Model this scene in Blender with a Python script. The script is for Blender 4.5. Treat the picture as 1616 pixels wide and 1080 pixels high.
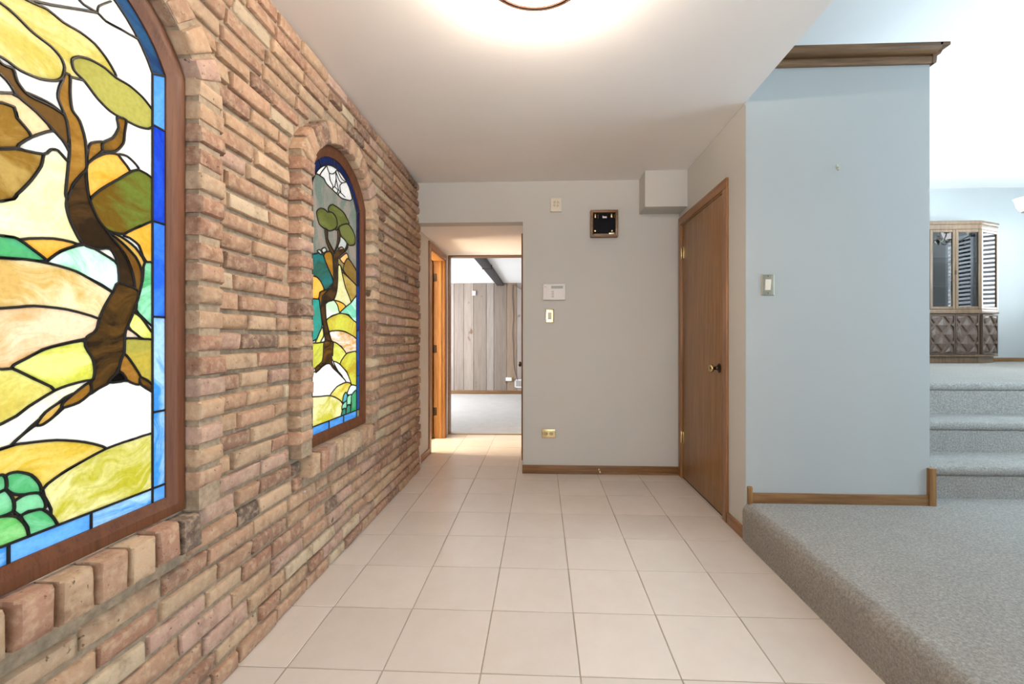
import bpy, bmesh, math, random
from mathutils import Vector, Matrix, noise
from mathutils.geometry import delaunay_2d_cdt

for o in list(bpy.data.objects):
    bpy.data.objects.remove(o)
C = bpy.context.scene.collection
SC = bpy.context.scene
random.seed(7)

# ------------------------------------------------------------------ camera
F, PX, PY, H = 680.0, 828.0, 535.0, 1.113
PSI = math.atan(27 / F)
cd = bpy.data.cameras.new('camera')
cam = bpy.data.objects.new('camera', cd)
C.objects.link(cam)
cam.location = (0, 0, H)
cam.rotation_euler = (math.pi / 2, 0, PSI)
cd.sensor_width = 36
cd.lens = F / 1616 * 36
cd.shift_x = -(PX - 808) / 1616
cd.shift_y = (PY - 540) / 1616
cd.clip_start = 0.02
SC.camera = cam

# ------------------------------------------------------------------ view, world, lights
SC.view_settings.view_transform = 'Standard'
SC.view_settings.look = 'None'
SC.view_settings.gamma = 1
SC.view_settings.use_curve_mapping = False
SC.view_settings.exposure = 0.30

w = bpy.data.worlds.new('sky')
SC.world = w
w.use_nodes = True
w.node_tree.nodes['Background'].inputs[0].default_value = (0.93, 0.97, 1.0, 1)
w.node_tree.nodes['Background'].inputs[1].default_value = 3.0


def area(name, loc, direction, sx, sy, power, col):
    l = bpy.data.lights.new(name, 'AREA')
    l.shape = 'RECTANGLE'
    l.size, l.size_y = sx, sy
    l.energy = power
    l.color = col
    o = bpy.data.objects.new(name, l)
    C.objects.link(o)
    o.location = loc
    o.rotation_euler = Vector(direction).to_track_quat('-Z', 'Y').to_euler()
    return o


COOL = (0.58, 0.82, 1.0)
# daylight through the window openings of the house, each light in its own opening
area('landing_daylight', (4.26, 1.75, 1.75), (-1, 0, 0), 1.9, 1.5, 66, COOL)
area('front_daylight', (0.6, -1.86, 1.6), (0, 1, 0), 2.2, 1.5, 15, (0.95, 0.97, 1.0))
area('dining_daylight', (5.2, 3.06, 2.1), (-0.25, .45, 0.85), 1.9, 1.5, 160, (0.72, 0.88, 1.0))
area('shutter_daylight', (6.80, 3.85, 2.1), (-1, 0, 0), 0.5, 1.3, 70, (0.9, 0.96, 1))
area('shutter_daylight', (6.80, 5.6, 2.1), (-1, 0, 0), 0.6, 1.3, 32, (0.9, 0.96, 1))
area('family_daylight', (-2.94, 7.0, 1.25), (1, 0, 0), 2.6, 1.9, 98, (0.95, 0.96, 1))
area('side_room_daylight', (-2.96, 4.3, 1.45), (1, 0, 0), 0.9, 1.2, 150, (1.0, 0.82, 0.55))
LAMP_LOC = (-0.02, 1.41, 2.335)
pl = bpy.data.lights.new('ceiling_bulb', 'POINT')
pl.energy = 70
pl.color = (1.0, 0.84, 0.69)
pl.shadow_soft_size = 0.06
po = bpy.data.objects.new('ceiling_bulb', pl)
C.objects.link(po)
po.location = LAMP_LOC

# ------------------------------------------------------------------ materials
def newmat(name):
    m = bpy.data.materials.new(name)
    m.use_nodes = True
    nt = m.node_tree
    nt.nodes.clear()
    out = nt.nodes.new('ShaderNodeOutputMaterial')
    return m, nt, out


def N(nt, t, **kw):
    n = nt.nodes.new(t)
    for k, v in kw.items():
        if k.startswith('i_'):
            n.inputs[k[2:].replace('_', ' ')].default_value = v
        else:
            setattr(n, k, v)
    return n


def c4(c):
    return (c[0], c[1], c[2], 1)


def s2l(r, g, b):
    f = lambda v: (v / 255 / 12.92) if v / 255 <= .04045 else ((v / 255 + .055) / 1.055) ** 2.4
    return (f(r), f(g), f(b))


def coords(nt, scale=(1, 1, 1)):
    t = N(nt, 'ShaderNodeTexCoord')
    mp = N(nt, 'ShaderNodeMapping')
    mp.inputs['Scale'].default_value = scale
    nt.links.new(t.outputs['Object'], mp.inputs['Vector'])
    return mp.outputs['Vector']


def ramp(nt, fac, stops):
    r = N(nt, 'ShaderNodeValToRGB')
    e = r.color_ramp.elements
    while len(e) > 1:
        e.remove(e[-1])
    e[0].position = stops[0][0]
    e[0].color = c4(stops[0][1])
    for p, c in stops[1:]:
        x = e.new(p)
        x.color = c4(c)
    nt.links.new(fac, r.inputs['Fac'])
    return r.outputs['Color']


def bump(nt, h, strength, dist=0.002):
    b = N(nt, 'ShaderNodeBump')
    b.inputs['Strength'].default_value = strength
    b.inputs['Distance'].default_value = dist
    nt.links.new(h, b.inputs['Height'])
    return b.outputs['Normal']


def principled(nt, out, rough=0.5, metal=0.0, spec=0.5):
    p = N(nt, 'ShaderNodeBsdfPrincipled')
    p.inputs['Roughness'].default_value = rough
    p.inputs['Metallic'].default_value = metal
    p.inputs['Specular IOR Level'].default_value = spec
    nt.links.new(p.outputs[0], out.inputs[0])
    return p


def noise_tex(nt, vec, scale, detail=4, rough=.55):
    n = N(nt, 'ShaderNodeTexNoise')
    n.inputs['Scale'].default_value = scale
    n.inputs['Detail'].default_value = detail
    n.inputs['Roughness'].default_value = rough
    nt.links.new(vec, n.inputs['Vector'])
    return n.outputs['Fac']


def mixc(nt, fac, a, b, mode='MIX'):
    m = N(nt, 'ShaderNodeMix', data_type='RGBA', blend_type=mode)
    for sock, v in ((m.inputs[0], fac), (m.inputs[6], a), (m.inputs[7], b)):
        if hasattr(v, 'is_linked') or hasattr(v, 'links'):
            nt.links.new(v, sock)
        elif isinstance(v, (int, float)):
            sock.default_value = v
        else:
            sock.default_value = c4(v)
    return m.outputs[2]


def plain(name, col, rough=0.5, metal=0.0, spec=0.5, var=0.06, scale=40, bmp=0.0):
    m, nt, out = newmat(name)
    p = principled(nt, out, rough, metal, spec)
    v = coords(nt)
    f = noise_tex(nt, v, scale)
    a = tuple(max(0, x * (1 - var)) for x in col)
    b = tuple(min(1, x * (1 + var)) for x in col)
    nt.links.new(ramp(nt, f, [(.3, a), (.7, b)]), p.inputs['Base Color'])
    if bmp:
        nt.links.new(bump(nt, f, bmp), p.inputs['Normal'])
    return m


def paint(name, col, rough=0.7):
    m, nt, out = newmat(name)
    p = principled(nt, out, rough, 0, 0.25)
    v = coords(nt)
    big = noise_tex(nt, v, 1.2, 2)
    a = tuple(x * .985 for x in col)
    b = tuple(min(1, x * 1.015) for x in col)
    nt.links.new(ramp(nt, big, [(.35, a), (.65, b)]), p.inputs['Base Color'])
    nt.links.new(bump(nt, noise_tex(nt, v, 160, 3), .12, .001), p.inputs['Normal'])
    return m


def wood(name, dark, light, axis='Z', rough=0.35, fine=1.0, spec=0.5):
    m, nt, out = newmat(name)
    p = principled(nt, out, rough, 0, spec)
    s = {'X': (1.0, 14, 14), 'Y': (14, 1.0, 14), 'Z': (14, 14, 1.0)}[axis]
    v = coords(nt, tuple(k * fine for k in s))
    n1 = noise_tex(nt, v, 2.2, 6, .62)
    v2 = coords(nt, tuple(k * fine * (7 if k > 2 else 3.0) for k in s))
    n2 = noise_tex(nt, v2, 2.0, 3, .7)
    wv = N(nt, 'ShaderNodeTexWave', wave_type='BANDS', bands_direction='DIAGONAL')
    wv.inputs['Scale'].default_value = .9
    wv.inputs['Distortion'].default_value = 9
    wv.inputs['Detail'].default_value = 4
    nt.links.new(v, wv.inputs['Vector'])
    mid = tuple((a + b) / 2 for a, b in zip(dark, light))
    base = ramp(nt, n1, [(.25, dark), (.5, mid), (.75, light)])
    g = ramp(nt, wv.outputs['Fac'], [(.0, (.80, .76, .72)), (.35, (1, 1, 1))])
    c1 = mixc(nt, .6, base, g, 'MULTIPLY')
    pores = ramp(nt, n2, [(.34, (.60, .55, .48)), (.50, (1, 1, 1))])
    c2 = mixc(nt, .75, c1, pores, 'MULTIPLY')
    nt.links.new(c2, p.inputs['Base Color'])
    nt.links.new(bump(nt, n2, .15, .001), p.inputs['Normal'])
    return m


def attr_col(nt, name):
    a = N(nt, 'ShaderNodeAttribute', attribute_name=name)
    return a.outputs['Color']


def emit(name, col, strength):
    m, nt, out = newmat(name)
    e = N(nt, 'ShaderNodeEmission')
    e.inputs[0].default_value = c4(col)
    e.inputs[1].default_value = strength
    nt.links.new(e.outputs[0], out.inputs[0])
    return m


WALLC = (0.585, 0.575, 0.545)
M = {}
M['wall'] = paint('painted_wall', WALLC)
M['blue_wall'] = paint('pale_blue_grey_wall', (0.395, 0.425, 0.428))  # bluer and darker than the hall wall colour
M['ceil'] = paint('ceiling_paint', (0.90, 0.87, 0.85), .8)
M['white_ceil'] = paint('white_ceiling_paint', (0.86, 0.87, 0.87), .8)
M['oak_z'] = wood('oak_upright', s2l(122, 86, 48), s2l(160, 118, 70), 'Z', .33)
M['casing_z'] = wood('oak_casing', s2l(128, 88, 56), s2l(166, 120, 82), 'Z', .35)
M['oak_y'] = wood('oak_along_hall', s2l(122, 80, 46), s2l(170, 122, 78), 'Y', .38)
M['oak_x'] = wood('oak_across', s2l(98, 69, 42), s2l(154, 114, 72), 'X', .38)
M['lit_oak_z'] = wood('lit_oak_upright', s2l(170, 115, 58), s2l(205, 150, 88), 'Z', .35)  # same oak with the side room's warm light put into its colour
M['dark_oak_x'] = wood('dark_oak_across', s2l(74, 54, 36), s2l(142, 108, 74), 'X', .4)
M['frame'] = wood('mahogany_frame', s2l(84, 50, 29), s2l(110, 67, 40), 'Z', .5, 1, .3)
M['brass'] = plain('brass', (0.78, 0.62, 0.34), .25, 1.0)
M['dull_brass'] = plain('dull_brass', (0.42, 0.32, 0.16), .4, 1.0)
M['antique_brass'] = plain('antique_brass', (0.50, 0.40, 0.22), .16, 1.0)
M['nickel'] = plain('pewter_plate', (0.62, 0.60, 0.50), .28, 1.0)
M['bronze'] = plain('dark_bronze', (0.07, 0.055, 0.045), .28, 1.0)
M['copper'] = plain('brown_bronze', (0.05, 0.028, 0.02), .6, 0.0, .1)
M['white_plastic'] = plain('white_plastic', (0.80, 0.77, 0.74), .45, var=.02)
M['ivory'] = plain('ivory_plastic', (0.76, 0.69, 0.58), .45, var=.02)
M['black'] = plain('black_panel', (0.004, 0.004, 0.007), .55, 0, .1, var=.02)
M['dark'] = plain('dark_gap', (0.012, 0.010, 0.008), .9)
M['lcd'] = plain('grey_display', (0.28, 0.32, 0.28), .3)
M['grey_print'] = plain('grey_print', (0.42, 0.42, 0.43), .6)
M['lead'] = plain('lead_came', (0.022, 0.020, 0.018), .45, .6)
M['cable'] = plain('grey_cable', (0.12, 0.11, 0.11), .6)
M['cab'] = wood('walnut_cabinet', s2l(84, 66, 50), s2l(124, 102, 78), 'Z', .3, 1.2)
M['cab_dark'] = wood('walnut_carved', s2l(66, 52, 44), s2l(98, 80, 68), 'Z', .45, 1.2)
M['cab_inside'] = plain('dark_cabinet_interior', (0.02, 0.018, 0.018), .7)
M['shutter'] = plain('white_louvre_paint', (0.85, 0.86, 0.86), .5, var=.01)
M['beam'] = plain('charcoal_beam', (0.035, 0.032, 0.034), .6, var=.3, scale=12)

# clear glass
m, nt, out = newmat('clear_glass')
tr = N(nt, 'ShaderNodeBsdfTransparent')
gl = N(nt, 'ShaderNodeBsdfGlossy')
gl.inputs['Roughness'].default_value = 0.02
mx = N(nt, 'ShaderNodeMixShader')
fr = N(nt, 'ShaderNodeFresnel')
fr.inputs[0].default_value = 1.5
nt.links.new(fr.outputs[0], mx.inputs[0])
nt.links.new(tr.outputs[0], mx.inputs[1])
nt.links.new(gl.outputs[0], mx.inputs[2])
nt.links.new(mx.outputs[0], out.inputs[0])
M['glass'] = m

# tinted cabinet glass: smoky, mirror-like
m, nt, out = newmat('smoked_cabinet_glass')
tr = N(nt, 'ShaderNodeBsdfTransparent')
tr.inputs[0].default_value = (0.28, 0.33, 0.42, 1)
gl = N(nt, 'ShaderNodeBsdfGlossy')
gl.inputs['Roughness'].default_value = 0.015
mx = N(nt, 'ShaderNodeMixShader')
mx.inputs[0].default_value = .11
nt.links.new(tr.outputs[0], mx.inputs[1])
nt.links.new(gl.outputs[0], mx.inputs[2])
nt.links.new(mx.outputs[0], out.inputs[0])
M['cab_glass'] = m

# opalescent stained glass: per-piece tint, streaks of a second tint
m, nt, out = newmat('stained_glass')
v = coords(nt, (1, 1, 1))
warp = N(nt, 'ShaderNodeTexNoise')
warp.inputs['Scale'].default_value = 5
nt.links.new(v, warp.inputs['Vector'])
add = N(nt, 'ShaderNodeVectorMath', operation='MULTIPLY_ADD')
add.inputs[1].default_value = (.22, .22, .22)
nt.links.new(warp.outputs['Color'], add.inputs[0])
nt.links.new(v, add.inputs[2])
pa = N(nt, 'ShaderNodeAttribute', attribute_name='shift')
add2 = N(nt, 'ShaderNodeVectorMath', operation='ADD')
nt.links.new(add.outputs[0], add2.inputs[0])
nt.links.new(pa.outputs['Vector'], add2.inputs[1])
sep = N(nt, 'ShaderNodeSeparateXYZ')
nt.links.new(pa.outputs['Vector'], sep.inputs[0])
vr = N(nt, 'ShaderNodeVectorRotate', rotation_type='X_AXIS')
nt.links.new(add2.outputs[0], vr.inputs['Vector'])
nt.links.new(sep.outputs[0], vr.inputs['Angle'])
mp = N(nt, 'ShaderNodeMapping')
mp.inputs['Scale'].default_value = (1, 4.5, 17)
nt.links.new(vr.outputs[0], mp.inputs['Vector'])
f1 = noise_tex(nt, mp.outputs[0], 1.0, 6, .62)
col = mixc(nt, ramp(nt, f1, [(.42, (0, 0, 0)), (.58, (1, 1, 1))]), attr_col(nt, 'tint'), attr_col(nt, 'streak'))
fine = noise_tex(nt, v, 90, 3)
col = mixc(nt, .5, col, ramp(nt, fine, [(.32, (.74, .72, .68)), (.60, (1, 1, 1))]), 'MULTIPLY')
tl = N(nt, 'ShaderNodeBsdfTranslucent')
nt.links.new(col, tl.inputs[0])
p = N(nt, 'ShaderNodeBsdfPrincipled')
p.inputs['Roughness'].default_value = .22
p.inputs['Specular IOR Level'].default_value = .35
nt.links.new(col, p.inputs['Base Color'])
nt.links.new(bump(nt, fine, .15, .001), p.inputs['Normal'])
mx = N(nt, 'ShaderNodeMixShader')
mx.inputs[0].default_value = .3
nt.links.new(tl.outputs[0], mx.inputs[1])
nt.links.new(p.outputs[0], mx.inputs[2])
nt.links.new(mx.outputs[0], out.inputs[0])
M['stained'] = m

# reclaimed brick
m, nt, out = newmat('reclaimed_brick')
p = principled(nt, out, .88, 0, .2)
v = coords(nt)
base = attr_col(nt, 'tint')
n1 = noise_tex(nt, v, 16, 5, .65)
c1 = mixc(nt, .75, base, ramp(nt, n1, [(.30, (.50, .44, .40)), (.46, (.92, .88, .86)), (.58, (1, 1, 1)), (.72, (1.0, .90, .78))]), 'MULTIPLY')
n2 = noise_tex(nt, v, 42, 4, .6)
dust = ramp(nt, n2, [(.46, (0, 0, 0)), (.66, (1, 1, 1))])
c2 = mixc(nt, mixc(nt, .5, (0, 0, 0), dust), c1, (.58, .445, .30))
n3 = noise_tex(nt, v, 75, 3, .6)
pits = ramp(nt, n3, [(.27, (.18, .16, .15)), (.35, (1, 1, 1))])
c3 = mixc(nt, .85, c2, pits, 'MULTIPLY')
n5 = noise_tex(nt, v, 4.3, 4, .7)
white = ramp(nt, n5, [(.705, (0, 0, 0)), (.735, (.8, .8, .8))])
c4_ = mixc(nt, white, c3, (.75, .70, .63))
n6 = noise_tex(nt, coords(nt, (1, 1.0, 1.0)), 6.7, 3, .6)
soot = ramp(nt, n6, [(.25, (.12, .10, .09)), (.29, (1, 1, 1))])
c5 = mixc(nt, .9, c4_, soot, 'MULTIPLY')
nt.links.new(c5, p.inputs['Base Color'])
hh = mixc(nt, .5, n1, n3)
nt.links.new(bump(nt, hh, .55, .006), p.inputs['Normal'])
M['brick'] = m
M['mortar'] = plain('mortar', (0.35, 0.265, 0.18), .95, var=.25, scale=60, bmp=.6)

# ceramic tile
m, nt, out = newmat('beige_tile')
p = principled(nt, out, .22, 0, .42)
v = coords(nt)
base = attr_col(nt, 'tint')
n1 = noise_tex(nt, v, 7, 6, .7)
c1 = mixc(nt, .6, base, ramp(nt, n1, [(.3, (.92, .90, .87)), (.62, (1, 1, 1))]), 'MULTIPLY')
nt.links.new(c1, p.inputs['Base Color'])
p.inputs['Roughness'].default_value = .27
nt.links.new(bump(nt, noise_tex(nt, v, 14, 3), .06, .002), p.inputs['Normal'])
M['tile'] = m
M['grout'] = plain('grout', (0.36, 0.30, 0.24), .9)


def carpet(name, col, amt=.35):
    m, nt, out = newmat(name)
    p = principled(nt, out, 1.0, 0, .05)
    v = coords(nt)
    n1 = noise_tex(nt, v, 260, 3, .7)
    n2 = noise_tex(nt, v, 95, 4, .6)
    n3 = noise_tex(nt, v, 9, 3, .6)
    a = tuple(x * (1 - amt) for x in col)
    b = tuple(min(1, x * (1 + amt)) for x in col)
    base = ramp(nt, n2, [(.3, a), (.7, b)])
    base = mixc(nt, .8, base, ramp(nt, n1, [(.35, (.68, .66, .63)), (.6, (1.05, 1.05, 1.05))]), 'MULTIPLY')
    base = mixc(nt, .5, base, ramp(nt, n3, [(.35, (.85, .85, .85)), (.65, (1, 1, 1))]), 'MULTIPLY')
    nt.links.new(base, p.inputs['Base Color'])
    nt.links.new(bump(nt, mixc(nt, .4, n2, n1), 1.0, .012), p.inputs['Normal'])
    return m


M['carpet'] = carpet('taupe_carpet', (0.385, 0.37, 0.345), .26)
M['white_carpet'] = carpet('pale_carpet', (0.58, 0.57, 0.555), .15)
# weathered plank boards
m, nt, out = newmat('weathered_planks')
p = principled(nt, out, .8, 0, .2)
v = coords(nt, (9, 9, .8))
n1 = noise_tex(nt, v, 3, 5, .65)
c1 = mixc(nt, .7, attr_col(nt, 'tint'), ramp(nt, n1, [(.3, (.72, .68, .64)), (.6, (1, 1, 1))]), 'MULTIPLY')
kn = noise_tex(nt, coords(nt, (1, 1, .7)), 6.5, 1)
c1 = mixc(nt, .8, c1, ramp(nt, kn, [(.24, (.5, .36, .24)), (.30, (1, 1, 1))]), 'MULTIPLY')
nt.links.new(c1, p.inputs['Base Color'])
M['plank'] = m


# ------------------------------------------------------------------ mesh helpers
class MB:
    def __init__(self):
        self.bm = bmesh.new()

    def box(self, x0, x1, y0, y1, z0, z1, bev=0.0, seg=2, tint=None, mat=0):
        if x0 > x1: x0, x1 = x1, x0
        if y0 > y1: y0, y1 = y1, y0
        if z0 > z1: z0, z1 = z1, z0
        bm = self.bm
        v = [bm.verts.new((x, y, z)) for z in (z0, z1) for y in (y0, y1) for x in (x0, x1)]
        fs = [bm.faces.new([v[i] for i in q]) for q in
              ((0, 2, 3, 1), (4, 5, 7, 6), (0, 1, 5, 4), (2, 6, 7, 3), (0, 4, 6, 2), (1, 3, 7, 5))]
        for f in fs:
            f.material_index = mat
        if bev > 0:
            es = list({e for f in fs for e in f.edges})
            bmesh.ops.bevel(bm, geom=es, offset=bev, segments=seg, affect='EDGES', profile=.6)
        return self

    def prism(self, pts, axis, a, b, bev=0.0, seg=2):
        """polygon in the plane across `axis`, from a to b. pts order: X->(y,z) Y->(x,z) Z->(x,y)"""
        bm = self.bm
        def P(p, t):
            return {'X': (t, p[0], p[1]), 'Y': (p[0], t, p[1]), 'Z': (p[0], p[1], t)}[axis]
        va = [bm.verts.new(P(p, a)) for p in pts]
        vb = [bm.verts.new(P(p, b)) for p in pts]
        n = len(pts)
        fs = [bm.faces.new(va), bm.faces.new(vb[::-1])]
        for i in range(n):
            fs.append(bm.faces.new((va[i], vb[i], vb[(i + 1) % n], va[(i + 1) % n])))
        bmesh.ops.recalc_face_normals(bm, faces=fs)
        if bev > 0:
            es = list({e for f in fs for e in f.edges})
            bmesh.ops.bevel(bm, geom=es, offset=bev, segments=seg, affect='EDGES', profile=.6)
        return self

    def lathe(self, prof, origin, axis='Z', seg=32):
        """prof: list of (r, t) along axis from origin"""
        bm = self.bm
        ax = {'X': (Vector((0, 1, 0)), Vector((0, 0, 1)), Vector((1, 0, 0))),
              'Y': (Vector((0, 0, 1)), Vector((1, 0, 0)), Vector((0, 1, 0))),
              'Z': (Vector((1, 0, 0)), Vector((0, 1, 0)), Vector((0, 0, 1)))}[axis]
        o = Vector(origin)
        rings = []
        for r, t in prof:
            if r < 1e-6:
                rings.append([bm.verts.new(o + ax[2] * t)])
            else:
                rings.append([bm.verts.new(o + ax[2] * t + (ax[0] * math.cos(k * 2 * math.pi / seg) + ax[1] * math.sin(k * 2 * math.pi / seg)) * r) for k in range(seg)])
        fs = []
        for a, b in zip(rings, rings[1:]):
            for k in range(seg):
                k2 = (k + 1) % seg
                if len(a) == 1 and len(b) == 1:
                    continue
                if len(a) == 1:
                    fs.append(bm.faces.new((a[0], b[k2], b[k])))
                elif len(b) == 1:
                    fs.append(bm.faces.new((a[k], a[k2], b[0])))
                else:
                    fs.append(bm.faces.new((a[k], a[k2], b[k2], b[k])))
        bmesh.ops.recalc_face_normals(bm, faces=fs)
        return self

    def tube(self, pts, r, seg=10):
        bm = self.bm
        pts = [Vector(p) for p in pts]
        rings = []
        for i, p in enumerate(pts):
            t = (pts[min(i + 1, len(pts) - 1)] - pts[max(i - 1, 0)]).normalized()
            u = t.orthogonal().normalized()
            if i:
                u = (pu - t * pu.dot(t)).normalized()
            pu = u
            v = t.cross(u)
            rr = r[i] if isinstance(r, (list, tuple)) else r
            rings.append([bm.verts.new(p + (u * math.cos(k * 2 * math.pi / seg) + v * math.sin(k * 2 * math.pi / seg)) * rr) for k in range(seg)])
        for a, b in zip(rings, rings[1:]):
            for k in range(seg):
                bm.faces.new((a[k], a[(k + 1) % seg], b[(k + 1) % seg], b[k]))
        bm.faces.new(rings[0][::-1])
        bm.faces.new(rings[-1])
        return self


ORIG = {}


def link(name, mb, mat, parent=None, origin=None, smooth=True):
    bm = mb.bm if isinstance(mb, MB) else mb
    if parent is not None:
        origin = ORIG[parent.name]
    elif origin is None:
        xs = [v.co for v in bm.verts]
        mn = Vector((min(c[i] for c in xs) for i in range(3)))
        mxx = Vector((max(c[i] for c in xs) for i in range(3)))
        origin = Vector(((mn.x + mxx.x) / 2, (mn.y + mxx.y) / 2, mn.z))
    origin = Vector(origin)
    bmesh.ops.translate(bm, verts=bm.verts, vec=-origin)
    me = bpy.data.meshes.new(name)
    bm.to_mesh(me)
    bm.free()
    for mm in (mat if isinstance(mat, (list, tuple)) else [mat]):
        me.materials.append(mm)
    if smooth:
        for pgn in me.polygons:
            pgn.use_smooth = True
        me.set_sharp_from_angle(angle=math.radians(38))
    o = bpy.data.objects.new(name, me)
    C.objects.link(o)
    if parent is not None:
        o.parent = parent
    else:
        o.location = origin
    ORIG[o.name] = origin
    return o


def tag(o, label=None, cat=None, group=None, kind=None):
    for k, v in (('label', label), ('category', cat), ('group', group), ('kind', kind)):
        if v:
            o[k] = v
    return o


def thing(name, loc, label, cat, group=None, kind=None):
    o = bpy.data.objects.new(name, None)
    o.empty_display_size = .05
    C.objects.link(o)
    o.location = loc
    ORIG[o.name] = Vector(loc)
    return tag(o, label, cat, group, kind)


def struct(name, mb, mat, label, cat, smooth=True):
    return tag(link(name, mb, mat, smooth=smooth), label, cat, None, 'structure')


# ------------------------------------------------------------------ projection of traced outlines on to a plane of the room
_c, _s = math.cos(PSI), math.sin(PSI)


def on_x(px, py, X):
    u = (px - PX) / F
    v = -(py - PY) / F
    dx, dy = u * _c - _s, u * _s + _c
    t = X / dx
    return (dy * t, H + v * t)


# ------------------------------------------------------------------ room dimensions
XL, XR = -1.03, 1.126          # brick face, closet wall
YB, BW, YF0 = 2.427, 3.575, -1.8   # stair wall plane, end wall, wall behind the viewer
ZC = 2.42                      # hall ceiling
ZL = 0.21                      # carpeted landing
ZU, Z1, Z2 = 0.81, 0.395, 0.59
ZCU = 3.13                     # high ceiling
XE = 2.106                     # free end of the stair wall
YD = 6.0                       # dining wall
XRR = 6.7
XLAND = 4.2
ZP = 2.085                     # passage ceiling
YP = 4.99                      # doorway to the family room
XPL, XPR = -1.09, -0.157
YFAM, ZFAM = 8.63, 2.235


# ================================================================== FLOOR
mb = MB()
TX, TY = .330, .3312
g = .0022
i0, i1 = -4, 3
for i in range(i0, i1 + 1):
    for j in range(-11, 11):
        x0, x1 = .127 + i * TX, .127 + (i + 1) * TX
        y0, y1 = 1.757 + j * TY, 1.757 + (j + 1) * TY
        x0, x1 = max(x0, -1.2), min(x1, 1.16)
        y0, y1 = max(y0, YF0), min(y1, YP)
        if x1 - x0 < .01 or y1 - y0 < .01:
            continue
        mb.box(x0 + g, x1 - g, y0 + g, y1 - g, -.012, 0.0, .0012, 1)
mb.box(-1.2, 1.2, YF0, YP, -.05, -.0018)
bm = mb.bm
lay = bm.verts.layers.float_color.new('tint')
for v_ in bm.verts:
    k = noise.cell(Vector((math.floor((v_.co.x - .127) / TX) * 3.7, math.floor((v_.co.y - 1.757) / TY) * 5.3, 1)))
    b_ = .97 + .05 * k
    col = (.70 * b_, .632 * b_, .575 * b_)
    v_[lay] = c4(col if v_.co.z > -.0125 else (.33, .27, .22))
for f in bm.faces:
    if all(abs(v_.co.z + .0018) < 1e-4 for v_ in f.verts):
        f.material_index = 1
struct('floor', mb, [M['tile'], M['grout']], 'square beige ceramic tile floor of the entry hall', 'floor')

# ================================================================== BRICK WALL WITH TWO WINDOW OPENINGS
HW = .325                      # half width of a window frame
ZB, ZS, ZA = .62, 1.864, 2.07  # bottom, spring line, top of arch
WIN = [.882, 2.157]            # window centres along the wall


def arch(y0, off=0.0, n=16, off_b=None):
    """outline of a window grown by off: from bottom right up over the arch to bottom left"""
    R = (HW ** 2 + (ZA - ZS) ** 2) / (2 * (ZA - ZS))
    zc = ZA - R
    a0 = math.asin(HW / R)
    hw = HW + off
    pts = []
    for k in range(n + 1):
        a = a0 - 2 * a0 * k / n
        pts.append((y0 + (R + off) * math.sin(a), zc + (R + off) * math.cos(a)))
    s = hw / ((R + off) * math.sin(a0))
    pts = [(y0 + (p[0] - y0) * s, p[1]) for p in pts]
    ob = off if off_b is None else off_b
    return [(y0 + hw, ZB - ob)] + pts + [(y0 - hw, ZB - ob)]


XM, XO = -1.047, -1.17
YW1 = 3.63
bm = bmesh.new()


def quad(bm, *ps):
    return bm.faces.new([bm.verts.new(p) for p in ps])


ZT = ZC + .05
cols = [YF0]
for y0 in WIN:
    cols += [y0 - HW - .008, y0 + HW + .008]
cols.append(YW1)
for X in (XM, XO):
    for k in range(0, len(cols), 2):
        quad(bm, (X, cols[k], -.05), (X, cols[k + 1], -.05), (X, cols[k + 1], ZT), (X, cols[k], ZT))
    for y0 in WIN:
        pts = arch(y0, .008)
        quad(bm, (X, pts[0][0], -.05), (X, pts[-1][0], -.05), (X, pts[-1][0], pts[-1][1]), (X, pts[0][0], pts[0][1]))
        ap = pts[1:-1]
        for a, b in zip(ap, ap[1:]):
            quad(bm, (X, a[0], a[1]), (X, a[0], ZT), (X, b[0], ZT), (X, b[0], b[1]))
for y0 in WIN:
    pts = arch(y0, .008)
    for a, b in zip(pts, pts[1:] + pts[:1]):
        quad(bm, (XM, a[0], a[1]), (XM, b[0], b[1]), (XO, b[0], b[1]), (XO, a[0], a[1]))
quad(bm, (XM, YW1, -.05), (XO, YW1, -.05), (XO, YW1, ZT), (XM, YW1, ZT))
quad(bm, (XM, YF0, -.05), (XO, YF0, -.05), (XO, YF0, ZT), (XM, YF0, ZT))
bmesh.ops.remove_doubles(bm, verts=bm.verts, dist=1e-4)
bmesh.ops.recalc_face_normals(bm, faces=bm.faces)
tint = bm.verts.layers.float_color.new('tint')

PAL = [(s2l(184, 146, 118), 5), (s2l(190, 156, 124), 5), (s2l(172, 130, 106), 4), (s2l(198, 168, 136), 3),
       (s2l(156, 120, 100), 2), (s2l(206, 186, 156), 1.3), (s2l(138, 112, 96), 1.0), (s2l(188, 154, 136), 3), (s2l(118, 100, 88), .4)]


def pick():
    t = random.random() * sum(p[1] for p in PAL)
    for c, wgt in PAL:
        t -= wgt
        if t <= 0:
            break
    k = random.uniform(.80, 1.02)
    g_ = (c[0] + c[1] + c[2]) / 3
    c = tuple(x * .92 + g_ * .08 for x in c)
    g_ = (c[0] + c[1] + c[2]) / 3
    return tuple(min(.85, x * k) for x in c)


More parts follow.
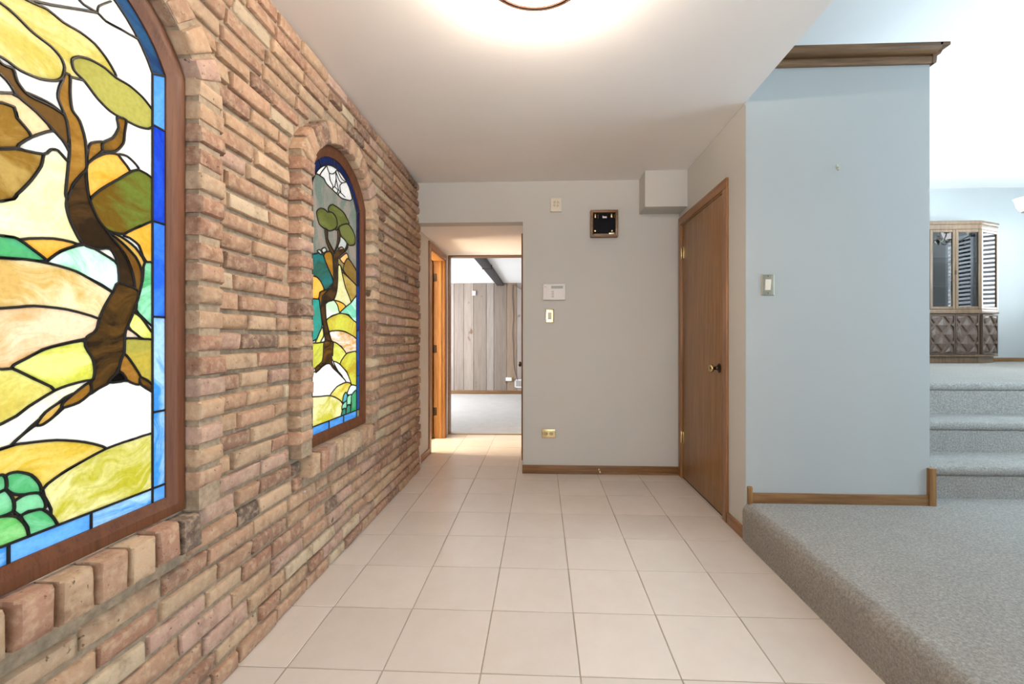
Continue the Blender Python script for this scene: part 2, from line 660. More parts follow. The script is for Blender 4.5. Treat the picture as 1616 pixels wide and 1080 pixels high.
def brick_patch(frame, L, Hh, face, back, round_=.010, nu=6, nv=4, col=None, rough=.0022, wob=.003):
    """one brick: frame(u, v, d) -> xyz with u in 0..L, v in 0..Hh, d = depth towards the room"""
    col = c4(col or pick())
    sd = Vector((random.uniform(-50, 50), random.uniform(-50, 50), random.uniform(-50, 50)))
    tilt = random.uniform(-.003, .003)
    rad = round_ * random.uniform(.7, 1.5)
    vs = {}
    us = [-1, 0] + [i / nu for i in range(1, nu)] + [1, 2]
    us = [0.0, 0.0 + rad * .35 / L] + [rad / L + (1 - 2 * rad / L) * i / (nu - 2) for i in range(nu - 1)] + [1 - rad * .35 / L, 1.0]
    wsv = [0.0, rad * .35 / Hh] + [rad / Hh + (1 - 2 * rad / Hh) * i / (nv - 2) for i in range(nv - 1)] + [1 - rad * .35 / Hh, 1.0]
    nU, nV = len(us), len(wsv)
    drop = (rad, rad * .3)
    for i, u in enumerate(us):
        for j, q in enumerate(wsv):
            d = face + tilt * (q - .5) * 2
            ei = min(i, nU - 1 - i)
            ej = min(j, nV - 1 - j)
            e = min(ei, ej)
            if e == 0:
                d -= rad
            elif e == 1:
                d -= rad * .3
            pu, pv = u * L, q * Hh
            nn = noise.noise_vector(sd + Vector((pu * 22, pv * 22, 0)))
            n2 = noise.noise_vector(sd + Vector((pu * 9, pv * 9, 7)))
            d += nn.x * rough + n2.x * rough * .8
            pu += n2.y * wob
            pv += n2.z * wob
            vs[i, j] = bm.verts.new(frame(pu, pv, d))
    ring = [(i, 0) for i in range(nU)] + [(nU - 1, j) for j in range(1, nV)] + [(i, nV - 1) for i in range(nU - 2, -1, -1)] + [(0, j) for j in range(nV - 2, 0, -1)]
    bk = []
    for (i, j) in ring:
        co = vs[i, j].co
        n2 = frame(us[i] * L, wsv[j] * Hh, back)
        bk.append(bm.verts.new(n2))
    fs = []
    for i in range(nU - 1):
        for j in range(nV - 1):
            fs.append(bm.faces.new((vs[i, j], vs[i + 1, j], vs[i + 1, j + 1], vs[i, j + 1])))
    for k in range(len(ring)):
        k2 = (k + 1) % len(ring)
        fs.append(bm.faces.new((vs[ring[k2]], vs[ring[k]], bk[k], bk[k2])))
    for f in fs:
        f.material_index = 1
        for v_ in f.verts:
            v_[tint] = col


SUR = .098                     # width of the brick surround
CH = .0672
XF = -.982                     # face of the surround
JT = .0125


def zone(z):
    """spans of the wall covered by window surrounds at height z"""
    out = []
    for y0 in WIN:
        R = (HW ** 2 + (ZA - ZS) ** 2) / (2 * (ZA - ZS))
        zc = ZA - R
        ro = R + SUR + .012
        if z < ZB - .105:
            continue
        hw = HW + (SUR + .012 if z > ZB - .012 else .022)
        zk = zc + math.sqrt(max(0, ro * ro - hw * hw)) if ro > hw else zc
        if z > zk:
            if z > zc + ro:
                continue
            hw = min(hw, math.sqrt(ro * ro - (z - zc) ** 2))
        out.append((y0 - hw, y0 + hw))
    return out


ncourse = int(ZC / CH + .5)
for k in range(ncourse):
    z0 = k * CH + .002
    z1 = (k + 1) * CH - JT
    y = YF0 - random.uniform(0, .2) + (.1 if k % 2 else 0)
    zs = [z for q in (z0, (z0 + z1) / 2, z1) for z in zone(q)]
    while y < YW1:
        L = random.choice([.192, .196, .2, .205, .2, .198, .105, .15])
        a, b = y, min(y + L, YW1 + random.uniform(-.008, .008))
        y += L + random.uniform(.008, .016)
        segs = [(a, b)]
        for (p0, p1) in zs:
            ns = []
            for (q0, q1) in segs:
                if q1 <= p0 or q0 >= p1:
                    ns.append((q0, q1))
                else:
                    if q0 < p0: ns.append((q0, p0))
                    if q1 > p1: ns.append((p1, q1))
            segs = ns
        for (q0, q1) in segs:
            if q1 - q0 < .028:
                continue
            near = q1 > .2
            zz0, zz1 = z0 + random.uniform(-.0025, .002), z1 + random.uniform(-.002, .0025)
            face = XL + random.uniform(-.005, .006)
            brick_patch(lambda u, v, d, q0=q0, zz0=zz0: (d, q0 + u, zz0 + v), q1 - q0, zz1 - zz0, face, XM - .012,
                        nu=6 if near else 3, nv=4 if near else 3)
for y0 in WIN:
    # jamb headers, in step with the wall's courses
    for sgn in (-1, 1):
        for k in range(ncourse):
            z0 = k * CH + .002
            z1 = (k + 1) * CH - JT
            if z0 < ZB - .012 or z1 > ZS + .03:
                continue
            ya = y0 + sgn * HW
            yb = y0 + sgn * (HW + SUR + random.uniform(-.006, .004))
            a, b = min(ya, yb), max(ya, yb)
            dz = random.uniform(-.003, .003)
            brick_patch(lambda u, v, d, a=a, z0=z0 + dz: (d, a + u, z0 + v), b - a, z1 - z0, XF + random.uniform(-.005, .004), XM - .10,
                        round_=.013, nu=5, nv=5, rough=.003)
    # voussoirs
    R = (HW ** 2 + (ZA - ZS) ** 2) / (2 * (ZA - ZS))
    zc = ZA - R
    a0 = math.asin(HW / R) + .02
    nvs = 13
    for k in range(nvs):
        a = -a0 + 2 * a0 * k / nvs + .012
        b = -a0 + 2 * a0 * (k + 1) / nvs - .012
        r0, r1 = R + .002, R + SUR + random.uniform(-.004, .006)

        def fr(u, v, d, a=a, b=b, r0=r0, r1=r1, y0=y0):
            L = (b - a) * (R + SUR / 2)
            t = a + (b - a) * (u / L)
            r = r0 + v
            return (d, y0 + r * math.sin(t), zc + r * math.cos(t))
        brick_patch(fr, (b - a) * (R + SUR / 2), r1 - r0, XF + random.uniform(-.005, .003), XM - .10, round_=.012, nu=5, nv=5, rough=.003)
    # rowlock sill
    nb = 9
    wd = (2 * HW + .03) / nb
    for k in range(nb):
        a = y0 - HW - .015 + k * wd + .005
        b = a + wd - .012
        zt = ZB - .008 + random.uniform(-.006, .004)
        brick_patch(lambda u, v, d, a=a, zt=zt: (d, a + u, zt - .094 + v), b - a, .094, XF + random.uniform(-.004, .004), XM - .06, round_=.012, nu=5, nv=5, rough=.003)
    # recessed mortar between the surround's bricks
    pa_, pb_ = arch(y0, .005, 20), arch(y0, SUR - .012, 20, .005)
    XS = XF - .012
    for k in range(len(pa_) - 1):
        quad(bm, (XS, *pa_[k]), (XS, *pb_[k]), (XS, *pb_[k + 1]), (XS, *pa_[k + 1]))
        quad(bm, (XS, *pb_[k]), (XM - .02, *pb_[k]), (XM - .02, *pb_[k + 1]), (XS, *pb_[k + 1]))
        quad(bm, (XS, *pa_[k]), (XS, *pa_[k + 1]), (XM - .1, *pa_[k + 1]), (XM - .1, *pa_[k]))
struct('wall_left', bm, [M['mortar'], M['brick']], 'reclaimed tan and salmon brick wall with two arched window openings', 'wall')

# ================================================================== STAINED GLASS WINDOWS
def smooth_poly(pts, closed=True, n=3):
    out = []
    L = len(pts)
    rng = range(L) if closed else range(L - 1)
    for i in rng:
        if closed:
            p0, p1, p2, p3 = (pts[(i + k - 1) % L] for k in range(4))
        else:
            p1, p2 = pts[i], pts[i + 1]
            p0 = pts[i - 1] if i else p1
            p3 = pts[i + 2] if i + 2 < L else p2
        for k in range(n):
            t = k / n
            q = []
            for d in (0, 1):
                # centripetal-ish: tension .5 keeps it close to the traced points
                m1 = (p2[d] - p0[d]) * .36
                m2 = (p3[d] - p1[d]) * .36
                q.append((2 * t ** 3 - 3 * t * t + 1) * p1[d] + (t ** 3 - 2 * t * t + t) * m1 + (-2 * t ** 3 + 3 * t * t) * p2[d] + (t ** 3 - t * t) * m2)
            out.append(tuple(q))
    if not closed:
        out.append(tuple(pts[-1]))
    return out


def inside(p, poly):
    x, y = p
    r = False
    j = len(poly) - 1
    for i in range(len(poly)):
        xi, yi = poly[i]
        xj, yj = poly[j]
        if (yi > y) != (yj > y) and x < (xj - xi) * (y - yi) / (yj - yi) + xi:
            r = not r
        j = i
    return r


XG = -1.046
STILE, BORD = .048, .042


def build_window(name, y0, pieces, lines, border_cols, zbreaks, label, came_w=.0065):
    outer = arch(y0, -STILE, 20)
    inner = arch(y0, -STILE - BORD, 20)
    verts, edges = [], []

    def add_loop(pts, closed=True):
        s0 = len(verts)
        verts.extend(Vector(p) for p in pts)
        n = len(pts)
        for i in range(n if closed else n - 1):
            edges.append((s0 + i, s0 + (i + 1) % n))
    polys = []
    angs = []
    for pc in pieces:
        tintc, streak, pts = pc[:3]
        angs.append(pc[3] if len(pc) > 3 else None)
        P = smooth_poly(pts)
        P = [(min(max(a, y0 - .4), y0 + .4), min(max(b, ZB - .1), ZA + .1)) for a, b in P]
        polys.append((P, tintc, streak))
        add_loop(P)
    ll = []
    for pts in lines:
        P = smooth_poly(pts, False)
        add_loop(P, False)
        ll.append(P)
    add_loop(outer)
    add_loop(inner)
    # the blue border strip is cut into lengths
    segs = []
    for z in zbreaks:
        for s in (-1, 1):
            segs.append([(y0 + s * (HW - STILE - BORD - .003), z), (y0 + s * (HW - STILE + .003), z)])
    hwi = HW - STILE - BORD
    for t in (-1, -.33, .33, 1):
        segs.append([(y0 + t * hwi, ZB + STILE - .003), (y0 + t * hwi, ZB + STILE + BORD + .003)])
    zt = ZB + STILE + BORD
    for s in (-1, 1):
        segs.append([(y0 + s * (hwi - .003), zt), (y0 + s * (hwi + BORD + .003), zt)])
    Rr = (HW ** 2 + (ZA - ZS) ** 2) / (2 * (ZA - ZS))
    zcc = ZA - Rr
    for a in (-.62, -.1, .42):
        segs.append([(y0 + (Rr - STILE - BORD - .003) * math.sin(a), zcc + (Rr - STILE - BORD - .003) * math.cos(a)),
                     (y0 + (Rr - STILE + .003) * math.sin(a), zcc + (Rr - STILE + .003) * math.cos(a))])
    for sg in segs:
        add_loop(sg, False)
    V, E, Fc, *_ = delaunay_2d_cdt(verts, edges, [], 0, 1e-5)
    bbs = [(min(p[0] for p in P), max(p[0] for p in P), min(p[1] for p in P), max(p[1] for p in P)) for P, _, _ in polys]

    def border_id(c):
        # which length of border
        y, z = c
        if z < zt:
            k = sum(1 for t in (-1, -.33, .33, 1) if y > y0 + t * hwi)
            return 1000 + k
        side = 1 if y > y0 else 0
        if z > ZS - .02:
            a = math.atan2(y - y0, z - zcc)
            return 1200 + sum(1 for t in (-.62, -.1, .42) if a > t)
        return 1100 + 20 * side + sum(1 for zb in zbreaks if z > zb)
    ids = []
    for f in Fc:
        c = ((V[f[0]][0] + V[f[1]][0] + V[f[2]][0]) / 3, (V[f[0]][1] + V[f[1]][1] + V[f[2]][1]) / 3)
        if not inside(c, outer):
            ids.append(-2)
        elif not inside(c, inner):
            ids.append(border_id(c))
        else:
            r = -1
            for k in range(len(polys) - 1, -1, -1):
                bb = bbs[k]
                if bb[0] <= c[0] <= bb[1] and bb[2] <= c[1] <= bb[3] and inside(c, polys[k][0]):
                    r = k
                    break
            ids.append(r)
    rnd = random.Random(3)
    bcol = {}
    bm = bmesh.new()
    bv = {}
    lt = bm.loops.layers.float_color.new('tint')
    ls = bm.loops.layers.float_color.new('streak')
    lsh = bm.loops.layers.float_vector.new('shift')
    front = []
    vb = {}
    edge_ids = {}
    for f, i in zip(Fc, ids):
        if i == -2:
            continue
        for a, b in ((f[0], f[1]), (f[1], f[2]), (f[2], f[0])):
            edge_ids.setdefault((min(a, b), max(a, b)), []).append(i)
        vs = []
        for q in f:
            if q not in bv:
                bv[q] = bm.verts.new((XG, V[q][0], V[q][1]))
                vb[q] = bm.verts.new((XG - .004, V[q][0], V[q][1]))
            vs.append(bv[q])
        try:
            fc = bm.faces.new(vs)
        except ValueError:
            continue
        if i >= 1000:
            if i not in bcol:
                bcol[i] = border_cols(i)
            tc, sc = bcol[i]
        elif i < 0:
            tc, sc = (.84, .80, .72), (.90, .86, .80)
        else:
            tc, sc = polys[i][1], polys[i][2]
        rs = random.Random(i + 17)
        sh = (rs.uniform(-3, 3), rs.uniform(-3, 3), rs.uniform(-3, 3))
        ang_ = rs.uniform(-.5, .5)
        if i >= 1000:
            ang_ = 1.5 if 1100 <= i < 1200 else 0.0
        elif i >= 0 and angs[i] is not None:
            ang_ = angs[i]
        sh = (ang_, sh[1], sh[2])
        for lp in fc.loops:
            lp[lt] = c4(tc)
            lp[ls] = c4(sc)
            lp[lsh] = sh
        front.append((fc, f))
        fb = bm.faces.new([vb[q] for q in f][::-1])
        fb.material_index = 1
    rim = [e for e in edge_ids if len(edge_ids[e]) == 1]
    for a, b in rim:
        fb = bm.faces.new((bv[a], bv[b], vb[b], vb[a]))
        fb.material_index = 1
    root = thing(name, (XG, y0, ZB), label, 'window', None, 'structure')
    # normals of the front towards the room
    bm.normal_update()
    for fc, _ in front:
        if fc.normal.x < 0:
            fc.normal_flip()
    link('glass', bm, [M['stained'], M['glass']], root, smooth=False)
    # lead came
    lead_e = {e for e, i in edge_ids.items() if len(i) == 2 and i[0] != i[1]} | set(rim)
    mb = MB()
    cm = mb.bm

    def strip(a, b, wd):
        a, b = Vector(a), Vector(b)
        d = b - a
        if d.length < 1e-6:
            return
        d.normalize()
        nrm = Vector((-d.y, d.x))
        prof = [(-wd / 2, -.0065), (-wd / 2, .0012), (-wd * .28, .0032), (wd * .28, .0032), (wd / 2, .0012), (wd / 2, -.0065)]
        ra, rb = [], []
        for s, x in prof:
            pa_ = a + nrm * s
            pb_ = b + nrm * s
            ra.append(cm.verts.new((XG + x, pa_.x, pa_.y)))
            rb.append(cm.verts.new((XG + x, pb_.x, pb_.y)))
        n = len(prof)
        fs = [cm.faces.new(ra), cm.faces.new(rb[::-1])]
        for k in range(n):
            fs.append(cm.faces.new((ra[k], rb[k], rb[(k + 1) % n], ra[(k + 1) % n])))

    def dot(p, wd):
        mb.lathe([(0, -.0062), (wd / 2, -.0062), (wd / 2, .0012), (wd * .28, .0033), (0, .0033)], (XG, p[0], p[1]), 'X', 8)
    used = set()
    for a, b in lead_e:
        strip(V[a], V[b], came_w)
        used.add(a)
        used.add(b)
    for q in used:
        dot(V[q], came_w)
    for P in ll:
        for a, b in zip(P, P[1:]):
            strip(a, b, came_w * .7)
        for q in P:
            dot(q, came_w * .7)
    bmesh.ops.recalc_face_normals(cm, faces=cm.faces)
    link('lead_came', mb, M['lead'], root)
    # wooden frame: chamfered section swept round the outline
    secs = [(-.001, -1.052), (-.001, -1.031), (-.004, -1.028), (-STILE * .52, -1.028), (-STILE * .62, -1.031), (-STILE + .002, -1.038), (-STILE - .004, -1.041), (-STILE - .004, -1.052)]
    loops = [arch(y0, o, 20) for o, _ in secs]
    fmb = MB()
    fm = fmb.bm
    R_ = [[fm.verts.new((secs[k][1], p[0], p[1])) for p in loops[k]] for k in range(len(secs))]
    n = len(R_[0])
    for k in range(len(secs)):
        k2 = (k + 1) % len(secs)
        for i in range(n):
            i2 = (i + 1) % n
            fm.faces.new((R_[k][i], R_[k][i2], R_[k2][i2], R_[k2][i]))
    bmesh.ops.recalc_face_normals(fm, faces=fm.faces)
    link('window_frame', fmb, M['frame'], root)
    return root


def tr1(dy=0):
    k = 698 / 310
    return lambda pts: [on_x(a / k, (b + dy) / k, XG) for a, b in pts]


A1, A2 = tr1(0), tr1(460 * 698 / 310)
WH, WH2 = (.88, .84, .76), (.92, .90, .86)
YEL, YEL2 = (.62, .50, .10), (.84, .74, .34)
OLV, OLV2 = (.40, .36, .07), (.46, .42, .10)
ORA, ORA2 = (.80, .38, .03), (.86, .50, .10)
BRN, BRN2 = (.30, .16, .025), (.16, .08, .015)
CRM, CRM2 = (.84, .78, .42), (.88, .84, .62)
GRN, GRN2 = (.10, .44, .17), (.24, .62, .34)
MNT, MNT2 = (.34, .74, .48), (.72, .86, .76)
TRK, TRK2 = (.030, .018, .009), (.085, .042, .014)
AMB, AMB2 = (.30, .14, .02), (.16, .07, .012)
YG, YG2 = (.62, .62, .08), (.80, .78, .26)
near = [
    (WH, (.80, .88, .90), A1([(105, 0), (345, 45), (375, 75), (430, 105), (515, 145), (600, 240), (600, -60), (100, -80)])),
    (WH2, WH, A1([(280, 0), (345, 45), (375, 75), (430, 105), (515, 148), (480, 60), (440, -30), (330, -60)])),
    (YEL, YEL2, A1([(-380, -220), (-60, -80), (105, 5), (165, 32), (225, 80), (285, 115), (335, 155), (375, 205), (402, 250), (408, 275), (330, 290), (245, 272), (140, 230), (-380, 80)])),
    (YEL, YEL2, A1([(-320, -60), (-100, -45), (7, 15), (60, 60), (115, 115), (180, 165), (215, 205), (228, 240), (220, 275), (195, 287), (140, 280), (70, 250), (7, 205), (-120, 150), (-300, 60)])),
    (OLV, OLV2, A1([(255, 212), (280, 202), (320, 212), (370, 240), (410, 275), (460, 305), (505, 345), (540, 390), (551, 420), (545, 447), (525, 458), (490, 450), (440, 425), (390, 395), (345, 350), (300, 290), (262, 250)])),
    ((.88, .62, .34), (.90, .70, .44), A1([(-700, 300), (7, 330), (45, 335), (100, 370), (185, 465), (110, 488), (60, 420), (7, 365), (-700, 340)])),
    (BRN, (.52, .32, .09), A1([(-700, 350), (7, 365), (60, 420), (112, 488), (60, 525), (7, 527), (-700, 560)])),
    (BRN, (.48, .32, .09), A1([(-700, 540), (7, 530), (60, 530), (155, 548), (145, 590), (110, 640), (60, 690), (7, 715), (-700, 780)])),
    (CRM, CRM2, A1([(155, 548), (180, 532), (210, 537), (242, 575), (240, 650), (236, 720), (250, 780), (290, 868), (200, 850), (70, 852), (7, 838), (-700, 800), (-700, 770), (7, 715), (60, 690), (110, 640), (145, 590)])),
    (WH2, WH, A1([(60, 525), (110, 488), (185, 465), (215, 490), (245, 540), (242, 575), (205, 535), (180, 532), (155, 548)])),
    ((.88, .60, .36), (.90, .70, .5), A1([(85, 328), (130, 345), (180, 370), (222, 408), (150, 390), (100, 362)])),
    (ORA, ORA2, A1([(305, 595), (330, 565), (375, 545), (420, 550), (450, 590), (464, 612), (420, 637), (360, 672), (318, 712)])),
    (WH2, WH, A1([(420, 550), (450, 555), (478, 580), (492, 602), (466, 612), (450, 590)])),
    ((.16, .09, .012), (.15, .19, .03), A1([(318, 712), (360, 672), (420, 637), (492, 603), (575, 670), (575, 790), (500, 802), (440, 832), (380, 818), (340, 770)])),
    (ORA, ORA2, A1([(438, 834), (500, 804), (575, 786), (575, 960), (515, 925), (492, 872), (460, 846)])),
    ((.55, .30, .05), (.70, .44, .10), A1([(378, 820), (430, 842), (480, 880), (514, 935), (504, 1000), (470, 940), (420, 865)])),
    (GRN, MNT, A1([(514, 932), (575, 962), (575, 1180), (540, 1160), (475, 1090), (505, 1000)])),
    (ORA, ORA2, A1([(70, 852), (190, 848), (275, 868), (215, 892), (165, 926), (120, 890)])),
    (GRN, (.10, .40, .30), A1([(-700, 760), (7, 838), (70, 854), (120, 890), (165, 928), (80, 922), (7, 916), (-700, 880)])),
    (MNT, (.76, .88, .84), A1([(165, 930), (215, 894), (300, 870), (370, 905), (420, 945), (420, 1045), (360, 1012), (260, 962), (180, 938)])),
    ((.66, .44, .14), (.86, .76, .48), A1([(-700, 860), (7, 918), (90, 922), (180, 938), (270, 965), (350, 1010), (405, 1048), (390, 1100), (350, 1133), (240, 1101), (120, 1088), (7, 1096), (-700, 1120)])),
    ((.88, .68, .46), (.70, .42, .18), A2([(-700, 90), (7, 60), (120, 52), (240, 65), (352, 98), (345, 130), (312, 165), (250, 180), (150, 207), (40, 272), (7, 277), (-700, 300)])),
    (YG, YG2, A2([(40, 272), (90, 240), (160, 205), (240, 185), (305, 178), (335, 240), (335, 310), (255, 330), (195, 352), (120, 310)])),
    (YG2, YEL, A2([(-700, 280), (7, 277), (40, 273), (120, 311), (193, 352), (100, 410), (7, 470), (-700, 760)])),
    (WH, CRM2, A2([(-700, 770), (7, 470), (100, 410), (195, 352), (255, 330), (320, 316), (300, 345), (230, 378), (170, 430), (110, 480), (40, 548), (7, 558), (-700, 800)])),
    (WH2, WH, A2([(38, 548), (115, 482), (190, 445), (228, 412), (310, 368), (380, 325), (460, 320), (575, 365), (575, 514), (470, 526), (380, 558), (300, 536), (200, 529), (90, 540)])),
    ((.66, .46, .05), (.78, .60, .16), A2([(-700, 820), (7, 560), (90, 540), (200, 529), (300, 536), (378, 559), (300, 600), (220, 646), (150, 705), (110, 760), (-100, 900), (-700, 1100)])),
    ((.50, .46, .04), (.80, .74, .36), A2([(150, 705), (220, 647), (300, 600), (378, 559), (470, 527), (575, 512), (575, 760), (400, 790), (190, 860), (180, 775)])),
    ((.72, .44, .10), (.82, .58, .2), A2([(128, 474), (160, 430), (222, 388), (230, 396), (190, 445), (150, 474)])),
    (YG, YG2, A2([(468, 74), (500, 92), (535, 140), (575, 185), (500, 166), (455, 125)])),
    ((.88, .66, .48), (.9, .74, .6), A2([(442, 130), (470, 142), (498, 168), (440, 168)])),
    (OLV, (.52, .40, .06), A2([(438, 170), (500, 169), (575, 188), (575, 365), (500, 312), (465, 252), (438, 222)])),
    (GRN, GRN2, A2([(20, 655), (60, 642), (110, 653), (140, 685), (144, 714), (100, 722), (50, 722), (20, 702)])),
    (GRN, GRN2, A2([(46, 750), (90, 722), (140, 718), (160, 750), (156, 774), (100, 782), (72, 798), (46, 780)])),
    (GRN, GRN2, A2([(72, 800), (110, 782), (150, 775), (185, 800), (204, 838), (150, 862), (100, 880), (97, 840)])),
    (GRN, GRN2, A2([(-110, 700), (-30, 662), (7, 652), (20, 665), (20, 702), (-20, 722), (-100, 740)])),
    (GRN, GRN2, A2([(-110, 740), (-20, 722), (20, 706), (46, 740), (47, 780), (7, 800), (-90, 830)])),
    ((.12, .48, .10), (.28, .62, .24), A2([(-110, 835), (7, 800), (60, 802), (92, 835), (97, 880), (7, 915), (-130, 965)])),
    ((.16, .08, .02), AMB, A1([(-70, 150), (7, 228), (45, 245), (60, 290), (90, 330), (120, 350), (180, 378), (228, 410), (242, 445), (242, 515), (200, 475), (130, 400), (60, 340), (22, 285), (-90, 180)])),
    (AMB, (.42, .22, .04), A1([(220, 288), (230, 262), (248, 270), (248, 330), (255, 390), (282, 430), (302, 500), (307, 595), (290, 618), (258, 655), (242, 706), (232, 690), (240, 600), (246, 520), (236, 430), (205, 350), (210, 310)])),
    (AMB, (.50, .28, .06), A1([(308, 580), (312, 530), (325, 508), (368, 505), (362, 537), (335, 560)])),
    ((.14, .08, .015), AMB, A1([(364, 508), (400, 490), (420, 455), (415, 418), (447, 426), (442, 470), (437, 510), (410, 537), (366, 537)])),
    (TRK, TRK2, A1([(238, 706), (262, 655), (302, 608), (306, 645), (318, 712), (345, 775), (385, 830), (420, 872), (450, 920), (475, 985), (484, 1045), (478, 1110), (400, 1100), (410, 1060), (422, 1000), (415, 930), (390, 885), (340, 885), (290, 865), (250, 790), (235, 735)])),
    ((.18, .09, .02), AMB2, A1([(380, 824), (430, 860), (480, 912), (502, 960), (502, 1010), (482, 1085), (468, 1120), (480, 1045), (470, 970), (440, 900)])),
    (TRK, (.11, .055, .014), A2([(402, 0), (420, -30), (492, 0), (472, 78), (446, 138), (442, 180), (440, 222), (422, 270), (390, 322), (350, 345), (315, 367), (308, 340), (330, 312), (335, 280), (328, 240), (302, 195), (308, 162), (340, 140), (352, 95), (372, 50)])),
    (AMB, (.40, .2, .04), A2([(440, 222), (467, 252), (500, 306), (492, 332), (460, 322), (424, 294), (424, 265)])),
    (TRK2, AMB2, A2([(498, 306), (526, 318), (560, 352), (556, 366), (500, 332)])),
    ((.004, .004, .004), (.006, .005, .004), A2([(424, 284), (448, 316), (384, 324)])),
    (AMB, (.42, .22, .04), A2([(222, 398), (260, 365), (316, 324), (322, 358), (280, 395), (222, 414)])),
]
near_lines = [A1([(345, 45), (350, 22), (392, 5)])]

BL1 = ((.10, .34, .80), (.16, .44, .86))
BL2 = ((.012, .05, .52), (.02, .09, .62))
BL3 = ((.06, .30, .72), (.42, .66, .90))
NAVY = ((.012, .04, .12), (.02, .09, .20))


def near_border(i):
    if 1000 <= i < 1100:
        return BL3 if i % 2 else BL1
    if i >= 1200:
        return NAVY
    return (BL1, BL2, BL1, BL3, BL2, BL1)[(i + 1) % 6] if i != 1125 else BL1


zb = [on_x(258, y, XG)[1] for y in (648, 501, 354, 206)]


def near_border(i):
    if 1000 <= i < 1100:
        return BL3 if i % 2 else BL1
    if i >= 1200:
        return NAVY
    k = (i - 1100) % 20
    return (BL1, BL3, BL2, BL1, BL2, BL1, BL1)[min(k, 6)] if k != 3 else ((.05, .22, .78), (.09, .30, .84))


def near_border2(i):
    if 1000 <= i < 1100 or i >= 1200:
        return near_border(i)
    k = (i - 1100) % 20
    return [BL3, BL3, BL2, BL2, BL1][min(k, 4)] if k != 2 else ((.03, .14, .70), (.06, .24, .80))


build_window('window_1', WIN[0], near, near_lines, near_border2, zb,
             'nearer arched stained glass window, twisted tree, cut off by the left edge', .0058)


def tr2(dy):
    return lambda pts: [on_x(490 + a / 6, 220 + (b + dy) / 6, XG) for a, b in pts]


